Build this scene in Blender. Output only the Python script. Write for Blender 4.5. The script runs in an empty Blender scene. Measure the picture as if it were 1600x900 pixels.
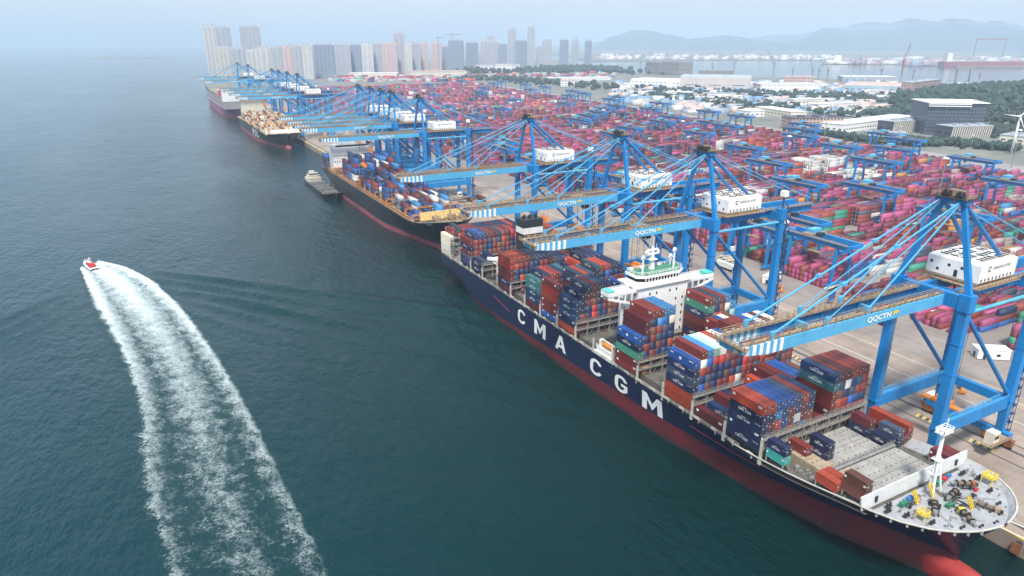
import bpy, math, random
from mathutils import Vector, Matrix
import numpy as np
R = math.radians
rnd = random.Random(11)
S = bpy.context.scene
COL = S.collection
# ------------------------------------------------------------------ camera
CAM_H = 124.0
PITCH, YAW = R(19.793), R(28.0805)
cd = bpy.data.cameras.new('camera')
cd.sensor_width = 36; cd.lens = 36*1067/1600
cd.clip_start = 1; cd.clip_end = 40000
cam = bpy.data.objects.new('camera', cd); COL.objects.link(cam)
cam.location = (0, 0, CAM_H); cam.rotation_euler = (R(90)-PITCH, 0, -YAW)
S.camera = cam
_f = Vector((math.sin(YAW)*math.cos(PITCH), math.cos(YAW)*math.cos(PITCH), -math.sin(PITCH)))
_r = Vector((math.cos(YAW), -math.sin(YAW), 0)); _u = _r.cross(_f)
def gp(x, y, z=5.0):
    """survey helper: the ground point of height z seen at photo pixel (x, y)"""
    d = _f+_r*((x-800)/1067)-_u*((y-450)/1067)
    return Vector((0, 0, CAM_H))+d*((z-CAM_H)/d.z)
def gY(x, y, Y):
    d = _f+_r*((x-800)/1067)-_u*((y-450)/1067)
    return Vector((0, 0, CAM_H))+d*(Y/d.y)
# ------------------------------------------------------------------ helpers
class MB:
    """collects faces; build() links them as ONE mesh object"""
    def __init__(s): s.v = []; s.f = []; s.m = []
    def quad(s, a, b, c, d, mi=0):
        n = len(s.v); s.v += [tuple(a), tuple(b), tuple(c), tuple(d)]; s.f.append((n, n+1, n+2, n+3)); s.m.append(mi); return s
    def poly(s, pts, mi=0):
        n = len(s.v); s.v += [tuple(p) for p in pts]; s.f.append(tuple(range(n, n+len(pts)))); s.m.append(mi); return s
    def hexa(s, p, mi=0):
        n = len(s.v); s.v += [tuple(q) for q in p]
        for q in ((3,2,1,0),(4,5,6,7),(0,1,5,4),(1,2,6,5),(2,3,7,6),(3,0,4,7)):
            s.f.append(tuple(n+i for i in q)); s.m.append(mi)
        return s
    def box(s, x0, x1, y0, y1, z0, z1, mi=0):
        if x0 > x1: x0, x1 = x1, x0
        if y0 > y1: y0, y1 = y1, y0
        if z0 > z1: z0, z1 = z1, z0
        return s.hexa([(x0,y0,z0),(x1,y0,z0),(x1,y1,z0),(x0,y1,z0),(x0,y0,z1),(x1,y0,z1),(x1,y1,z1),(x0,y1,z1)], mi)
    def bar(s, p, q, w, h=None, mi=0, w2=None, h2=None):
        """rectangular bar from p to q: w sideways, h up; may taper to w2, h2"""
        h = h or w; w2 = w2 or w; h2 = h2 or h
        p = Vector(p); q = Vector(q); d = (q-p).normalized()
        up = Vector((0,0,1)) if abs(d.z) < .95 else Vector((0,1,0))
        sd = d.cross(up).normalized(); up = sd.cross(d)
        def ring(c, a, b): return [c-sd*a/2-up*b/2, c+sd*a/2-up*b/2, c+sd*a/2+up*b/2, c-sd*a/2+up*b/2]
        return s.hexa(ring(p, w, h)+ring(q, w2, h2), mi)
    def tube(s, p, q, r, n=8, mi=0, r2=None, cap=True):
        r2 = r if r2 is None else r2
        p = Vector(p); q = Vector(q); d = (q-p).normalized()
        up = Vector((0,0,1)) if abs(d.z) < .9 else Vector((1,0,0))
        a = d.cross(up).normalized(); b = a.cross(d)
        k = len(s.v)
        for c, rr in ((p, r), (q, r2)):
            for i in range(n):
                t = 2*math.pi*i/n
                s.v.append(tuple(c+a*math.cos(t)*rr+b*math.sin(t)*rr))
        for i in range(n):
            j = (i+1) % n
            s.f.append((k+i, k+n+i, k+n+j, k+j)); s.m.append(mi)
        if cap:
            s.f.append(tuple(k+i for i in range(n))); s.m.append(mi)
            s.f.append(tuple(k+n+i for i in reversed(range(n)))); s.m.append(mi)
        return s
    def ball(s, c, r, n=8, mi=0, sx=1, sy=1, sz=1, jit=0):
        k = len(s.v); m = max(3, n//2)
        for i in range(m+1):
            t = math.pi*i/m
            for j in range(n):
                p = 2*math.pi*j/n; q = 1+(rnd.uniform(-jit, jit) if jit else 0)
                s.v.append((c[0]+r*sx*q*math.sin(t)*math.cos(p), c[1]+r*sy*q*math.sin(t)*math.sin(p), c[2]+r*sz*q*math.cos(t)))
        for i in range(m):
            for j in range(n):
                a = k+i*n+j; b = k+i*n+(j+1) % n
                s.f.append((a, a+n, b+n, b)); s.m.append(mi)
        return s
    def prism(s, pts, z0, z1, mi=0):
        """vertical prism over an xy outline (counter-clockwise)"""
        n = len(pts)
        s.poly([(p[0], p[1], z1) for p in pts], mi); s.poly([(p[0], p[1], z0) for p in reversed(pts)], mi)
        for i in range(n):
            a, b = pts[i], pts[(i+1) % n]
            s.quad((a[0],a[1],z0), (b[0],b[1],z0), (b[0],b[1],z1), (a[0],a[1],z1), mi)
        return s
    def grid(s, rows, mi=0):
        """a skin over rows of points, all the same length"""
        k = len(s.v); n = len(rows[0])
        for r in rows: s.v += [tuple(p) for p in r]
        for i in range(len(rows)-1):
            for j in range(n-1):
                a = k+i*n+j
                s.f.append((a, a+1, a+n+1, a+n)); s.m.append(mi)
        return s
    def rail(s, pts, h=1.1, r=.05, step=2.5, mi=0, rows=2):
        """a handrail along points"""
        for a, b in zip(pts[:-1], pts[1:]):
            a = Vector(a); b = Vector(b); L = (b-a).length; n = max(1, int(L/step))
            for i in range(n+1):
                p = a.lerp(b, i/n); s.bar(p, p+Vector((0,0,h)), r*2, r*2, mi)
            for k in range(rows):
                z = Vector((0,0,h*(k+1)/rows)); s.bar(a+z, b+z, r*2, r*2, mi)
        return s
    def islands(s):
        """the loose pieces of this collection, as collections of their own"""
        par = list(range(len(s.v)))
        def fd(i):
            while par[i] != i: par[i] = par[par[i]]; i = par[i]
            return i
        for f in s.f:
            for q in f[1:]: par[fd(q)] = fd(f[0])
        g = {}
        for f, m in zip(s.f, s.m): g.setdefault(fd(f[0]), []).append((f, m))
        out = []
        for fs in g.values():
            k = MB(); mp = {}
            for f, m in fs:
                for i in f:
                    if i not in mp: mp[i] = len(k.v); k.v.append(s.v[i])
                k.f.append(tuple(mp[i] for i in f)); k.m.append(m)
            out.append(k)
        return out
    def mesh(s, name, mats, smooth=False):
        me = bpy.data.meshes.new(name); me.from_pydata(s.v, [], s.f)
        for m in (mats if isinstance(mats, (list, tuple)) else [mats]): me.materials.append(m)
        me.polygons.foreach_set('material_index', s.m)
        if smooth: me.polygons.foreach_set('use_smooth', [True]*len(s.f))
        me.update(); return me
    def build(s, name, mats, parent=None, smooth=False):
        return link(name, s.mesh(name, mats, smooth), parent)
def link(name, me, parent=None):
    o = bpy.data.objects.new(name, me); COL.objects.link(o)
    if parent: o.parent = parent
    return o
def tag(o, label, cat, group=None, kind=None):
    if label: o['label'] = label
    if cat: o['category'] = cat
    if group: o['group'] = group
    if kind: o['kind'] = kind
    return o
def empty(name, loc, rz=0, label=None, cat=None, group=None):
    o = bpy.data.objects.new(name, None); COL.objects.link(o)
    o.empty_display_size = 1
    o.location = loc; o.rotation_euler = (0, 0, rz)
    return tag(o, label, cat, group)
KIDS = {}
def kids(o): return [c for c in bpy.data.objects if c.parent is o]
def copy_tree(o, parent=None):
    if o.name not in KIDS: KIDS[o.name] = kids(o)
    c = o.copy(); COL.objects.link(c); c.parent = parent
    for ch in KIDS[o.name]: copy_tree(ch, c)
    return c
def struct(o): o['kind'] = 'structure'; return o
ORD = ['zeroth','first','second','third','fourth','fifth','sixth','seventh','eighth','ninth','tenth','eleventh','twelfth','thirteenth','fourteenth','fifteenth','sixteenth','seventeenth','eighteenth','nineteenth','twentieth']
def ordw(n):
    if n <= 20: return ORD[n]
    t = ['', '', 'twenty', 'thirty', 'forty', 'fifty', 'sixty'][n//10]
    return t+'-'+ORD[n % 10] if n % 10 else {30:'thirtieth',40:'fortieth',50:'fiftieth',60:'sixtieth'}[n]
def text_mb(txt, width, height, fn, depth=.04, bold=.0, mb=None, mi=0):
    """lettering of given width and height; fn maps (u, v, d) to 3D"""
    cu = bpy.data.curves.new('lettering', 'FONT'); cu.body = txt; cu.offset = bold; cu.resolution_u = 3
    o = bpy.data.objects.new('lettering', cu); COL.objects.link(o)
    dg = bpy.context.evaluated_depsgraph_get(); dg.update()
    ev = o.evaluated_get(dg); me = ev.to_mesh()
    co = [tuple(v.co) for v in me.vertices]; fs = [tuple(p.vertices) for p in me.polygons]
    ev.to_mesh_clear(); bpy.data.objects.remove(o); bpy.data.curves.remove(cu)
    mb = mb or MB()
    if not co: return mb
    x0 = min(c[0] for c in co); x1 = max(c[0] for c in co); y0 = min(c[1] for c in co); y1 = max(c[1] for c in co)
    k = len(mb.v)
    mb.v += [tuple(fn((c[0]-x0)/(x1-x0)*width, (c[1]-y0)/(y1-y0)*height, depth)) for c in co]
    for f in fs: mb.f.append(tuple(k+i for i in f)); mb.m.append(mi)
    return mb
GLYPH = {  # block capitals as strokes in a unit box: quads of (u, v)
 'M': [[(0,0),(.24,0),(.24,1),(0,1)],[(.76,0),(1,0),(1,1),(.76,1)],[(.24,1),(.24,.62),(.5,.12),(.5,.5)],[(.5,.5),(.5,.12),(.76,.62),(.76,1)],[(.24,1),(.24,.62),(.24,.62),(.24,1)]],
 'A': [[(0,0),(.25,0),(.62,1),(.38,1)],[(.75,0),(1,0),(.62,1),(.38,1)],[(.2,.2),(.8,.2),(.74,.38),(.26,.38)]],
 'S': [],'C': [],'G': []}
def arc_(cx, cy, rx, ry, tx, ty, a0, a1, n=7):
    q = []
    for i in range(n):
        t0, t1 = a0+(a1-a0)*i/n, a0+(a1-a0)*(i+1)/n
        o = [(cx+rx*math.cos(t), cy+ry*math.sin(t)) for t in (t0, t1)]; k = [(cx+(rx-tx)*math.cos(t), cy+(ry-ty)*math.sin(t)) for t in (t0, t1)]
        q.append([o[0], o[1], k[1], k[0]])
    return q
GLYPH['C'] = arc_(.5, .66, .5, .34, .26, .17, R(12), R(180))+[[(0,.34),(.26,.34),(.26,.66),(0,.66)]]+arc_(.5, .34, .5, .34, .26, .17, R(180), R(348))
GLYPH['G'] = GLYPH['C'][:-1]+[[(.74,.16),(1,.16),(1,.52),(.74,.52)],[(.5,.38),(1,.38),(1,.54),(.5,.54)]]
GLYPH['S'] = arc_(.5, .72, .5, .28, .25, .16, R(20), R(270))+arc_(.5, .28, .5, .28, .25, .16, R(90), R(-160))
def glyph_mb(ch, w_, h_, fn):
    mb = MB()
    for q in GLYPH[ch]:
        (a, b, c, d) = q; n = 4
        for j in range(n):      # strips, so that the paint follows curved plating
            t0, t1 = j/n, (j+1)/n; L_ = lambda p, r_, t: (p[0]+(r_[0]-p[0])*t, p[1]+(r_[1]-p[1])*t)
            e = [L_(a, d, t0), L_(b, c, t0), L_(b, c, t1), L_(a, d, t1)]
            mb.poly([fn(p[0]*w_, p[1]*h_, 0) for p in e])
    return mb
# ------------------------------------------------------------------ materials
def nodes_of(name):
    m = bpy.data.materials.new(name); m.use_nodes = True
    nt = m.node_tree; b = nt.nodes['Principled BSDF']
    return m, nt, b
def mat(name, c, rough=.55, metal=0, var=.18, scale=.35, dirt=None, dirt_amt=.35, bump=0, bscale=3, spec=.5, streak=False):
    """procedural paint / concrete / metal: two noises break the base colour up, a third adds stains"""
    m, nt, b = nodes_of(name); N = nt.nodes; L = nt.links
    tc = N.new('ShaderNodeTexCoord')
    mp = N.new('ShaderNodeMapping'); L.new(tc.outputs['Object'], mp.inputs[0])
    if streak: mp.inputs['Scale'].default_value = (1, 1, .18)
    n1 = N.new('ShaderNodeTexNoise'); n1.inputs['Scale'].default_value = scale; n1.inputs['Detail'].default_value = 6; n1.inputs['Roughness'].default_value = .65
    L.new(mp.outputs[0], n1.inputs['Vector'])
    r1 = N.new('ShaderNodeMapRange'); r1.inputs[1].default_value = .3; r1.inputs[2].default_value = .7
    r1.inputs[3].default_value = 1-var; r1.inputs[4].default_value = 1+var
    L.new(n1.outputs[0], r1.inputs[0])
    mx = N.new('ShaderNodeMix'); mx.data_type = 'RGBA'; mx.blend_type = 'MULTIPLY'; mx.inputs[0].default_value = 1
    mx.inputs[6].default_value = (*c, 1); L.new(r1.outputs[0], mx.inputs[7])
    out = mx.outputs[2]
    if dirt:
        n2 = N.new('ShaderNodeTexNoise'); n2.inputs['Scale'].default_value = scale*2.7; n2.inputs['Detail'].default_value = 8; n2.inputs['Roughness'].default_value = .7
        L.new(mp.outputs[0], n2.inputs['Vector'])
        r2 = N.new('ShaderNodeMapRange'); r2.inputs[1].default_value = .52; r2.inputs[2].default_value = .72
        r2.inputs[3].default_value = 0; r2.inputs[4].default_value = dirt_amt
        L.new(n2.outputs[0], r2.inputs[0])
        m2 = N.new('ShaderNodeMix'); m2.data_type = 'RGBA'
        L.new(r2.outputs[0], m2.inputs[0]); L.new(out, m2.inputs[6]); m2.inputs[7].default_value = (*dirt, 1)
        out = m2.outputs[2]
    L.new(out, b.inputs['Base Color'])
    b.inputs['Roughness'].default_value = rough; b.inputs['Metallic'].default_value = metal
    b.inputs['Specular IOR Level'].default_value = spec
    if bump:
        n3 = N.new('ShaderNodeTexNoise'); n3.inputs['Scale'].default_value = bscale; n3.inputs['Detail'].default_value = 5
        L.new(tc.outputs['Object'], n3.inputs['Vector'])
        bp = N.new('ShaderNodeBump'); bp.inputs['Strength'].default_value = bump; bp.inputs['Distance'].default_value = .3
        L.new(n3.outputs[0], bp.inputs['Height']); L.new(bp.outputs[0], b.inputs['Normal'])
    return m
RUST = (.12, .05, .025)
M = dict(
 crane=mat('crane_blue_paint', (.003, .20, .52), .5, var=.2, scale=.15, dirt=(.04,.10,.18), dirt_amt=.5, streak=True),
 crane_lt=mat('crane_light_blue_paint', (.09, .40, .66), .5, var=.12, scale=.12, dirt=(.05,.16,.26), dirt_amt=.4),
 crane_dk=mat('crane_navy_paint', (.012, .06, .17), .5, var=.2, scale=.2),
 white=mat('white_paint', (.84, .84, .82), .5, var=.06, scale=.3, dirt=(.42,.33,.24), dirt_amt=.35, streak=True),
 cream=mat('cream_paint', (.72, .68, .56), .5, var=.08, scale=.3, dirt=(.4,.28,.16), dirt_amt=.5, streak=True),
 yellow=mat('yellow_paint', (.75, .55, .06), .5, var=.15, scale=.8, dirt=RUST, dirt_amt=.4),
 orange=mat('orange_paint', (.62, .22, .03), .55, var=.2, scale=.6, dirt=RUST, dirt_amt=.5),
 walk=mat('walkway_rusty_steel', (.33, .24, .15), .7, var=.35, scale=.9, dirt=RUST, dirt_amt=.6),
 dark=mat('dark_grease_steel', (.025, .027, .03), .6, var=.3, scale=.6),
 steel=mat('grey_steel', (.24, .24, .23), .6, var=.25, scale=.5, dirt=RUST, dirt_amt=.4),
 lash=mat('lashing_bridge_grey', (.27, .26, .235), .65, var=.25, scale=.6, dirt=(.16,.11,.07), dirt_amt=.6),
 rust=mat('rusty_steel', (.26, .10, .045), .75, var=.4, scale=.8),
 glass=mat('dark_window_glass', (.02, .026, .03), .12, var=.2, scale=1),
 post=mat('side_post_paint', (.50,.49,.44), .6, var=.2, scale=.6, dirt=(.25,.17,.1), dirt_amt=.5),
 rubber=mat('black_rubber', (.014, .014, .014), .8, var=.3),
 navy=mat('navy_hull_paint', (.005, .012, .055), .42, var=.25, scale=.06, dirt=(.012,.022,.055), dirt_amt=.5, streak=True),
 boot=mat('red_boot_paint', (.20, .016, .028), .6, var=.3, scale=.12, dirt=(.05,.016,.02), dirt_amt=.8),
 boot_lt=mat('red_bulb_paint', (.36, .03, .026), .55, var=.25, scale=.2, dirt=(.2,.03,.03), dirt_amt=.6),
 blackhull=mat('black_hull_paint', (.016, .018, .024), .45, var=.3, scale=.06, dirt=(.05,.04,.035), dirt_amt=.3, streak=True),
 pinkboot=mat('faded_red_boot_paint', (.30, .07, .085), .6, var=.3, scale=.1, dirt=(.12,.04,.04), dirt_amt=.6),
 deckgrey=mat('grey_deck_paint', (.34, .36, .38), .6, var=.16, scale=.3, dirt=(.17,.125,.09), dirt_amt=.7),
 hatch=mat('hatch_cover_paint', (.31, .305, .285), .65, var=.25, scale=.2, dirt=(.24,.19,.13), dirt_amt=.6),
 hatch_br=mat('hatch_cover_stained', (.33, .27, .19), .7, var=.3, scale=.25, dirt=(.18,.13,.09), dirt_amt=.7),
 deckdark=mat('dark_hold_steel', (.12, .11, .095), .75, var=.4, scale=.4, dirt=(.05,.04,.03), dirt_amt=.6),
 green=mat('green_deck_paint', (.05, .22, .13), .6, var=.2, scale=.4),
 teal=mat('turquoise_paint', (.10, .52, .46), .5, var=.12, scale=.5),
 funnel=mat('funnel_charcoal_paint', (.028, .033, .038), .5, var=.2, scale=.3),
 red=mat('signal_red_paint', (.5, .03, .04), .45, var=.15, scale=.6),
 pink=mat('hull_mark_pink', (.55, .05, .15), .5, var=.2),
 bluepaint=mat('blue_paint', (.03, .16, .42), .5, var=.2),
 greenpaint=mat('dark_green_paint', (.02, .18, .10), .5, var=.2),
 concrete=mat('concrete_wall', (.45, .43, .40), .85, var=.15, scale=.1, dirt=(.25,.22,.19), dirt_amt=.4),
 truckblue=mat('truck_blue_paint', (.02, .07, .22), .45, var=.2, scale=1),
 tan=mat('hatch_tan_paint', (.62, .44, .17), .6, var=.2, scale=.4, dirt=(.3,.16,.06), dirt_amt=.5),
 lashor=mat('orange_lashing_paint', (.58, .27, .08), .6, var=.25, scale=.5, dirt=(.25,.1,.04), dirt_amt=.5),
)

def plate_mat(name, c, worn, grime=None, streak=(.16,.075,.04), rough=.42, s_amt=.5):
    """ship's side: paint in welded plates, scuffed, with rust weeping down and growth along the waterline"""
    m, nt, b = nodes_of(name); N = nt.nodes; L = nt.links
    ge = N.new('ShaderNodeNewGeometry'); sx = N.new('ShaderNodeSeparateXYZ'); L.new(ge.outputs['Position'], sx.inputs[0])
    cv = N.new('ShaderNodeCombineXYZ'); L.new(sx.outputs[1], cv.inputs[0]); L.new(sx.outputs[2], cv.inputs[1])
    def noise(sc, det, st=(1,1,1), ro=.65):
        mp = N.new('ShaderNodeMapping'); mp.inputs['Scale'].default_value = st; L.new(cv.outputs[0], mp.inputs[0])
        n = N.new('ShaderNodeTexNoise'); n.inputs['Scale'].default_value = sc; n.inputs['Detail'].default_value = det; n.inputs['Roughness'].default_value = ro
        L.new(mp.outputs[0], n.inputs['Vector']); return n.outputs[0]
    def rng(x, a, b_, c_, d):
        r = N.new('ShaderNodeMapRange'); L.new(x, r.inputs[0])
        for i, q in enumerate((a, b_, c_, d)): r.inputs[i+1].default_value = q
        return r.outputs[0]
    def mix(f, A, B):
        x = N.new('ShaderNodeMix'); x.data_type = 'RGBA'; L.new(f, x.inputs[0])
        for k, q in ((6, A), (7, B)):
            if isinstance(q, tuple): x.inputs[k].default_value = (*q, 1)
            else: L.new(q, x.inputs[k])
        return x.outputs[2]
    o = mix(rng(noise(.09, 7), .38, .66, 0, 1), c, worn)
    o = mix(rng(noise(.55, 5, (1, .05, 1)), .60, .78, 0, s_amt), o, streak)
    o = mix(rng(noise(.16, 8, (.35, 2.2, 1), .75), .62, .74, 0, .35), o, tuple(min(1, q*2.2+.03) for q in worn))
    br = N.new('ShaderNodeTexBrick'); br.inputs['Scale'].default_value = 1; br.inputs['Brick Width'].default_value = 9.5; br.inputs['Row Height'].default_value = 2.6; br.inputs['Mortar Size'].default_value = .05
    br.inputs['Color1'].default_value = (1,1,1,1); br.inputs['Color2'].default_value = (.86,.86,.86,1); br.inputs['Mortar'].default_value = (.6,.6,.6,1); L.new(cv.outputs[0], br.inputs['Vector'])
    mu = N.new('ShaderNodeMix'); mu.data_type = 'RGBA'; mu.blend_type = 'MULTIPLY'; mu.inputs[0].default_value = .8; L.new(o, mu.inputs[6]); L.new(br.outputs['Color'], mu.inputs[7]); o = mu.outputs[2]
    if grime:
        ad = N.new('ShaderNodeMath'); ad.operation = 'MULTIPLY_ADD'; ad.inputs[1].default_value = 3.4; L.new(noise(.3, 6, (1, .5, 1)), ad.inputs[0]); L.new(sx.outputs[2], ad.inputs[2])
        o = mix(rng(ad.outputs[0], 2.2, 4.0, .85, 0), o, grime)
    L.new(o, b.inputs['Base Color']); b.inputs['Roughness'].default_value = rough
    bp = N.new('ShaderNodeBump'); bp.inputs['Strength'].default_value = .25; bp.inputs['Distance'].default_value = .15; L.new(noise(.25, 4), bp.inputs['Height']); L.new(bp.outputs[0], b.inputs['Normal'])
    return m
M['navy'] = plate_mat('navy_hull_paint', (.005, .012, .055), (.012, .022, .06), None, (.075,.05,.05), .42, .75)
M['boot'] = plate_mat('red_boot_paint', (.155, .012, .024), (.09, .016, .022), (.03,.022,.02), (.10,.05,.035), .6, .65)
M['blackhull'] = plate_mat('black_hull_paint', (.013, .015, .022), (.03, .03, .034), None, (.12,.06,.035), .45, .5)
# ------------------------------------------------------------------ world, sun, haze
SUN_EL, SUN_AZ = R(58), R(215)      # azimuth clockwise from +Y
w = bpy.data.worlds.new('World'); S.world = w; w.use_nodes = True
nt = w.node_tree; N = nt.nodes; L = nt.links
sky = N.new('ShaderNodeTexSky'); sky.sky_type = 'NISHITA'; sky.sun_disc = False
sky.sun_elevation = SUN_EL; sky.sun_rotation = SUN_AZ
sky.altitude = 50; sky.air_density = 1.0; sky.dust_density = 3.0; sky.ozone_density = 2.0
bg = N['Background']; bg.inputs['Strength'].default_value = .11
veil = N.new('ShaderNodeMix'); veil.data_type = 'RGBA'; veil.inputs[0].default_value = .6
veil.inputs[7].default_value = (6.6, 7.4, 8.4, 1)          # thin bright overcast over the clear sky
L.new(sky.outputs[0], veil.inputs[6]); L.new(veil.outputs[2], bg.inputs['Color'])
sd = bpy.data.lights.new('sun', 'SUN'); sd.energy = 3.9; sd.angle = R(8); sd.color = (1, .95, .88)
so = bpy.data.objects.new('sun', sd); COL.objects.link(so)
dirv = Vector((math.sin(SUN_AZ)*math.cos(SUN_EL), math.cos(SUN_AZ)*math.cos(SUN_EL), math.sin(SUN_EL)))
so.rotation_euler = (-dirv).to_track_quat('-Z', 'Y').to_euler(); so.location = (0, 0, 900)
HAZE = MB().box(-9300, 24000, -1800, 22000, -1, 430)
hm = bpy.data.materials.new('haze_air'); hm.use_nodes = True
hn = hm.node_tree; hn.nodes.remove(hn.nodes['Principled BSDF'])
pv = hn.nodes.new('ShaderNodeVolumePrincipled')
pv.inputs['Color'].default_value = (.68, .84, 1.0, 1); pv.inputs['Density'].default_value = .00012
pv.inputs['Anisotropy'].default_value = .1
hn.links.new(pv.outputs[0], hn.nodes['Material Output'].inputs['Volume'])
hz = HAZE.build('haze', hm); tag(hz, 'pale blue haze filling the air over the harbour', 'haze', kind='stuff')
S.view_settings.view_transform = 'Standard'; S.view_settings.look = 'None'
S.view_settings.exposure = .45; S.view_settings.gamma = 1; S.view_settings.use_curve_mapping = False
S.render.engine = 'CYCLES'
S.cycles.use_denoising = True
S.cycles.max_bounces = 5; S.cycles.diffuse_bounces = 2; S.cycles.glossy_bounces = 2; S.cycles.volume_bounces = 2; S.cycles.transparent_max_bounces = 8
S.cycles.use_adaptive_sampling = True
S.cycles.caustics_reflective = False; S.cycles.caustics_refractive = False
# ------------------------------------------------------------------ water
def water_mat():
    m, nt, b = nodes_of('sea_water'); N = nt.nodes; L = nt.links
    tc = N.new('ShaderNodeTexCoord')
    b.inputs['Roughness'].default_value = .1; b.inputs['IOR'].default_value = 1.33; b.inputs['Specular Tint'].default_value = (.30, .92, 1, 1)
    n0 = N.new('ShaderNodeTexNoise'); n0.inputs['Scale'].default_value = .004; n0.inputs['Detail'].default_value = 4
    L.new(tc.outputs['Object'], n0.inputs[0])
    cr = N.new('ShaderNodeValToRGB'); cr.color_ramp.elements[0].position = .35; cr.color_ramp.elements[1].position = .68
    cr.color_ramp.elements[0].color = (.0001, .0115, .0115, 1); cr.color_ramp.elements[1].color = (.0002, .024, .025, 1)
    L.new(n0.outputs[0], cr.inputs[0])
    # paler, bluer base colour offshore stands in for reflected sky; dark along the quay
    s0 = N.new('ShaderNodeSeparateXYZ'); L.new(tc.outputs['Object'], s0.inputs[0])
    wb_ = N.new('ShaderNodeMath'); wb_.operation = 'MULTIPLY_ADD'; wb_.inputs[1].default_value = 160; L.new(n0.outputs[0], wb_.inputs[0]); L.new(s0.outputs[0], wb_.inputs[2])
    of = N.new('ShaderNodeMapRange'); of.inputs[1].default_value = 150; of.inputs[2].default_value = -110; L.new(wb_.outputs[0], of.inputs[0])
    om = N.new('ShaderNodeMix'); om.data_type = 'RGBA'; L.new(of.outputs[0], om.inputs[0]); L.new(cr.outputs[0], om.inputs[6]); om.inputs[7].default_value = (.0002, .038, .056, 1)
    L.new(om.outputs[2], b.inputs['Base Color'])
    def noise(sc, det, stretch):
        mp = N.new('ShaderNodeMapping'); mp.inputs['Rotation'].default_value = (0, 0, R(25)); mp.inputs['Scale'].default_value = stretch
        L.new(tc.outputs['Object'], mp.inputs[0])
        n = N.new('ShaderNodeTexNoise'); n.inputs['Scale'].default_value = sc; n.inputs['Detail'].default_value = det; n.inputs['Roughness'].default_value = .6
        L.new(mp.outputs[0], n.inputs['Vector']); return n.outputs[0]
    a = noise(.30, 8, (1, .5, 1)); c = noise(.05, 4, (1, .45, 1))
    ad = N.new('ShaderNodeMath'); ad.operation = 'MULTIPLY_ADD'; ad.inputs[1].default_value = 2.2
    L.new(c, ad.inputs[0]); L.new(a, ad.inputs[2])
    bp = N.new('ShaderNodeBump'); bp.inputs['Strength'].default_value = 1.0; bp.inputs['Distance'].default_value = 1.25
    pt = noise(.0085, 4, (1, .35, 1))                  # wind patches: ruffled and slick water
    pr = N.new('ShaderNodeMapRange'); pr.inputs[1].default_value = .35; pr.inputs[2].default_value = .68; pr.inputs[3].default_value = .45; pr.inputs[4].default_value = 1.5; L.new(pt, pr.inputs[0])
    sx = N.new('ShaderNodeSeparateXYZ'); L.new(tc.outputs['Object'], sx.inputs[0])
    sh = N.new('ShaderNodeMapRange'); sh.inputs[1].default_value = 900; sh.inputs[2].default_value = 1700; sh.inputs[3].default_value = 1; sh.inputs[4].default_value = .1; L.new(sx.outputs[0], sh.inputs[0])   # the inlet behind the port lies sheltered
    ml = N.new('ShaderNodeMath'); ml.operation = 'MULTIPLY'; L.new(pr.outputs[0], ml.inputs[0]); L.new(sh.outputs[0], ml.inputs[1])
    L.new(ml.outputs[0], bp.inputs['Strength'])
    L.new(ad.outputs[0], bp.inputs['Height']); L.new(bp.outputs[0], b.inputs['Normal'])
    return m
# boat and wake course, in world metres
WAKE_L = [gp(*p, 0) for p in [(126,420),(138,447),(158,490),(183,535),(205,580),(219,630),(224,690),(226,745),(236,800),(252,850),(268,905),(284,960),(300,1040),(318,1150)]]
WAKE_R = [gp(*p, 0) for p in [(156,409),(196,418),(238,440),(282,480),(318,528),(352,580),(384,632),(408,680),(432,730),(458,782),(488,840),(520,905),(548,970),(585,1050),(625,1150)]]
def resample(pts, n):
    L_ = [0]
    for a, b in zip(pts[:-1], pts[1:]): L_.append(L_[-1]+(b-a).length)
    out = []
    for i in range(n):
        t = L_[-1]*i/(n-1); k = max(j for j in range(len(L_)) if L_[j] <= t+1e-9); k = min(k, len(pts)-2)
        out.append(pts[k].lerp(pts[k+1], (t-L_[k])/(L_[k+1]-L_[k])))
    return out
def smooth(pts, it=4):
    for _ in range(it):
        pts = [pts[0]]+[(pts[i-1]+pts[i]*2+pts[i+1])/4 for i in range(1, len(pts)-1)]+[pts[-1]]
    return pts
WL = smooth(resample(WAKE_L, 160)); WR = smooth(resample(WAKE_R, 160))
BOAT_BOW, BOAT_STERN = gp(128, 409, 1), gp(154, 424, 1)
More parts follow.
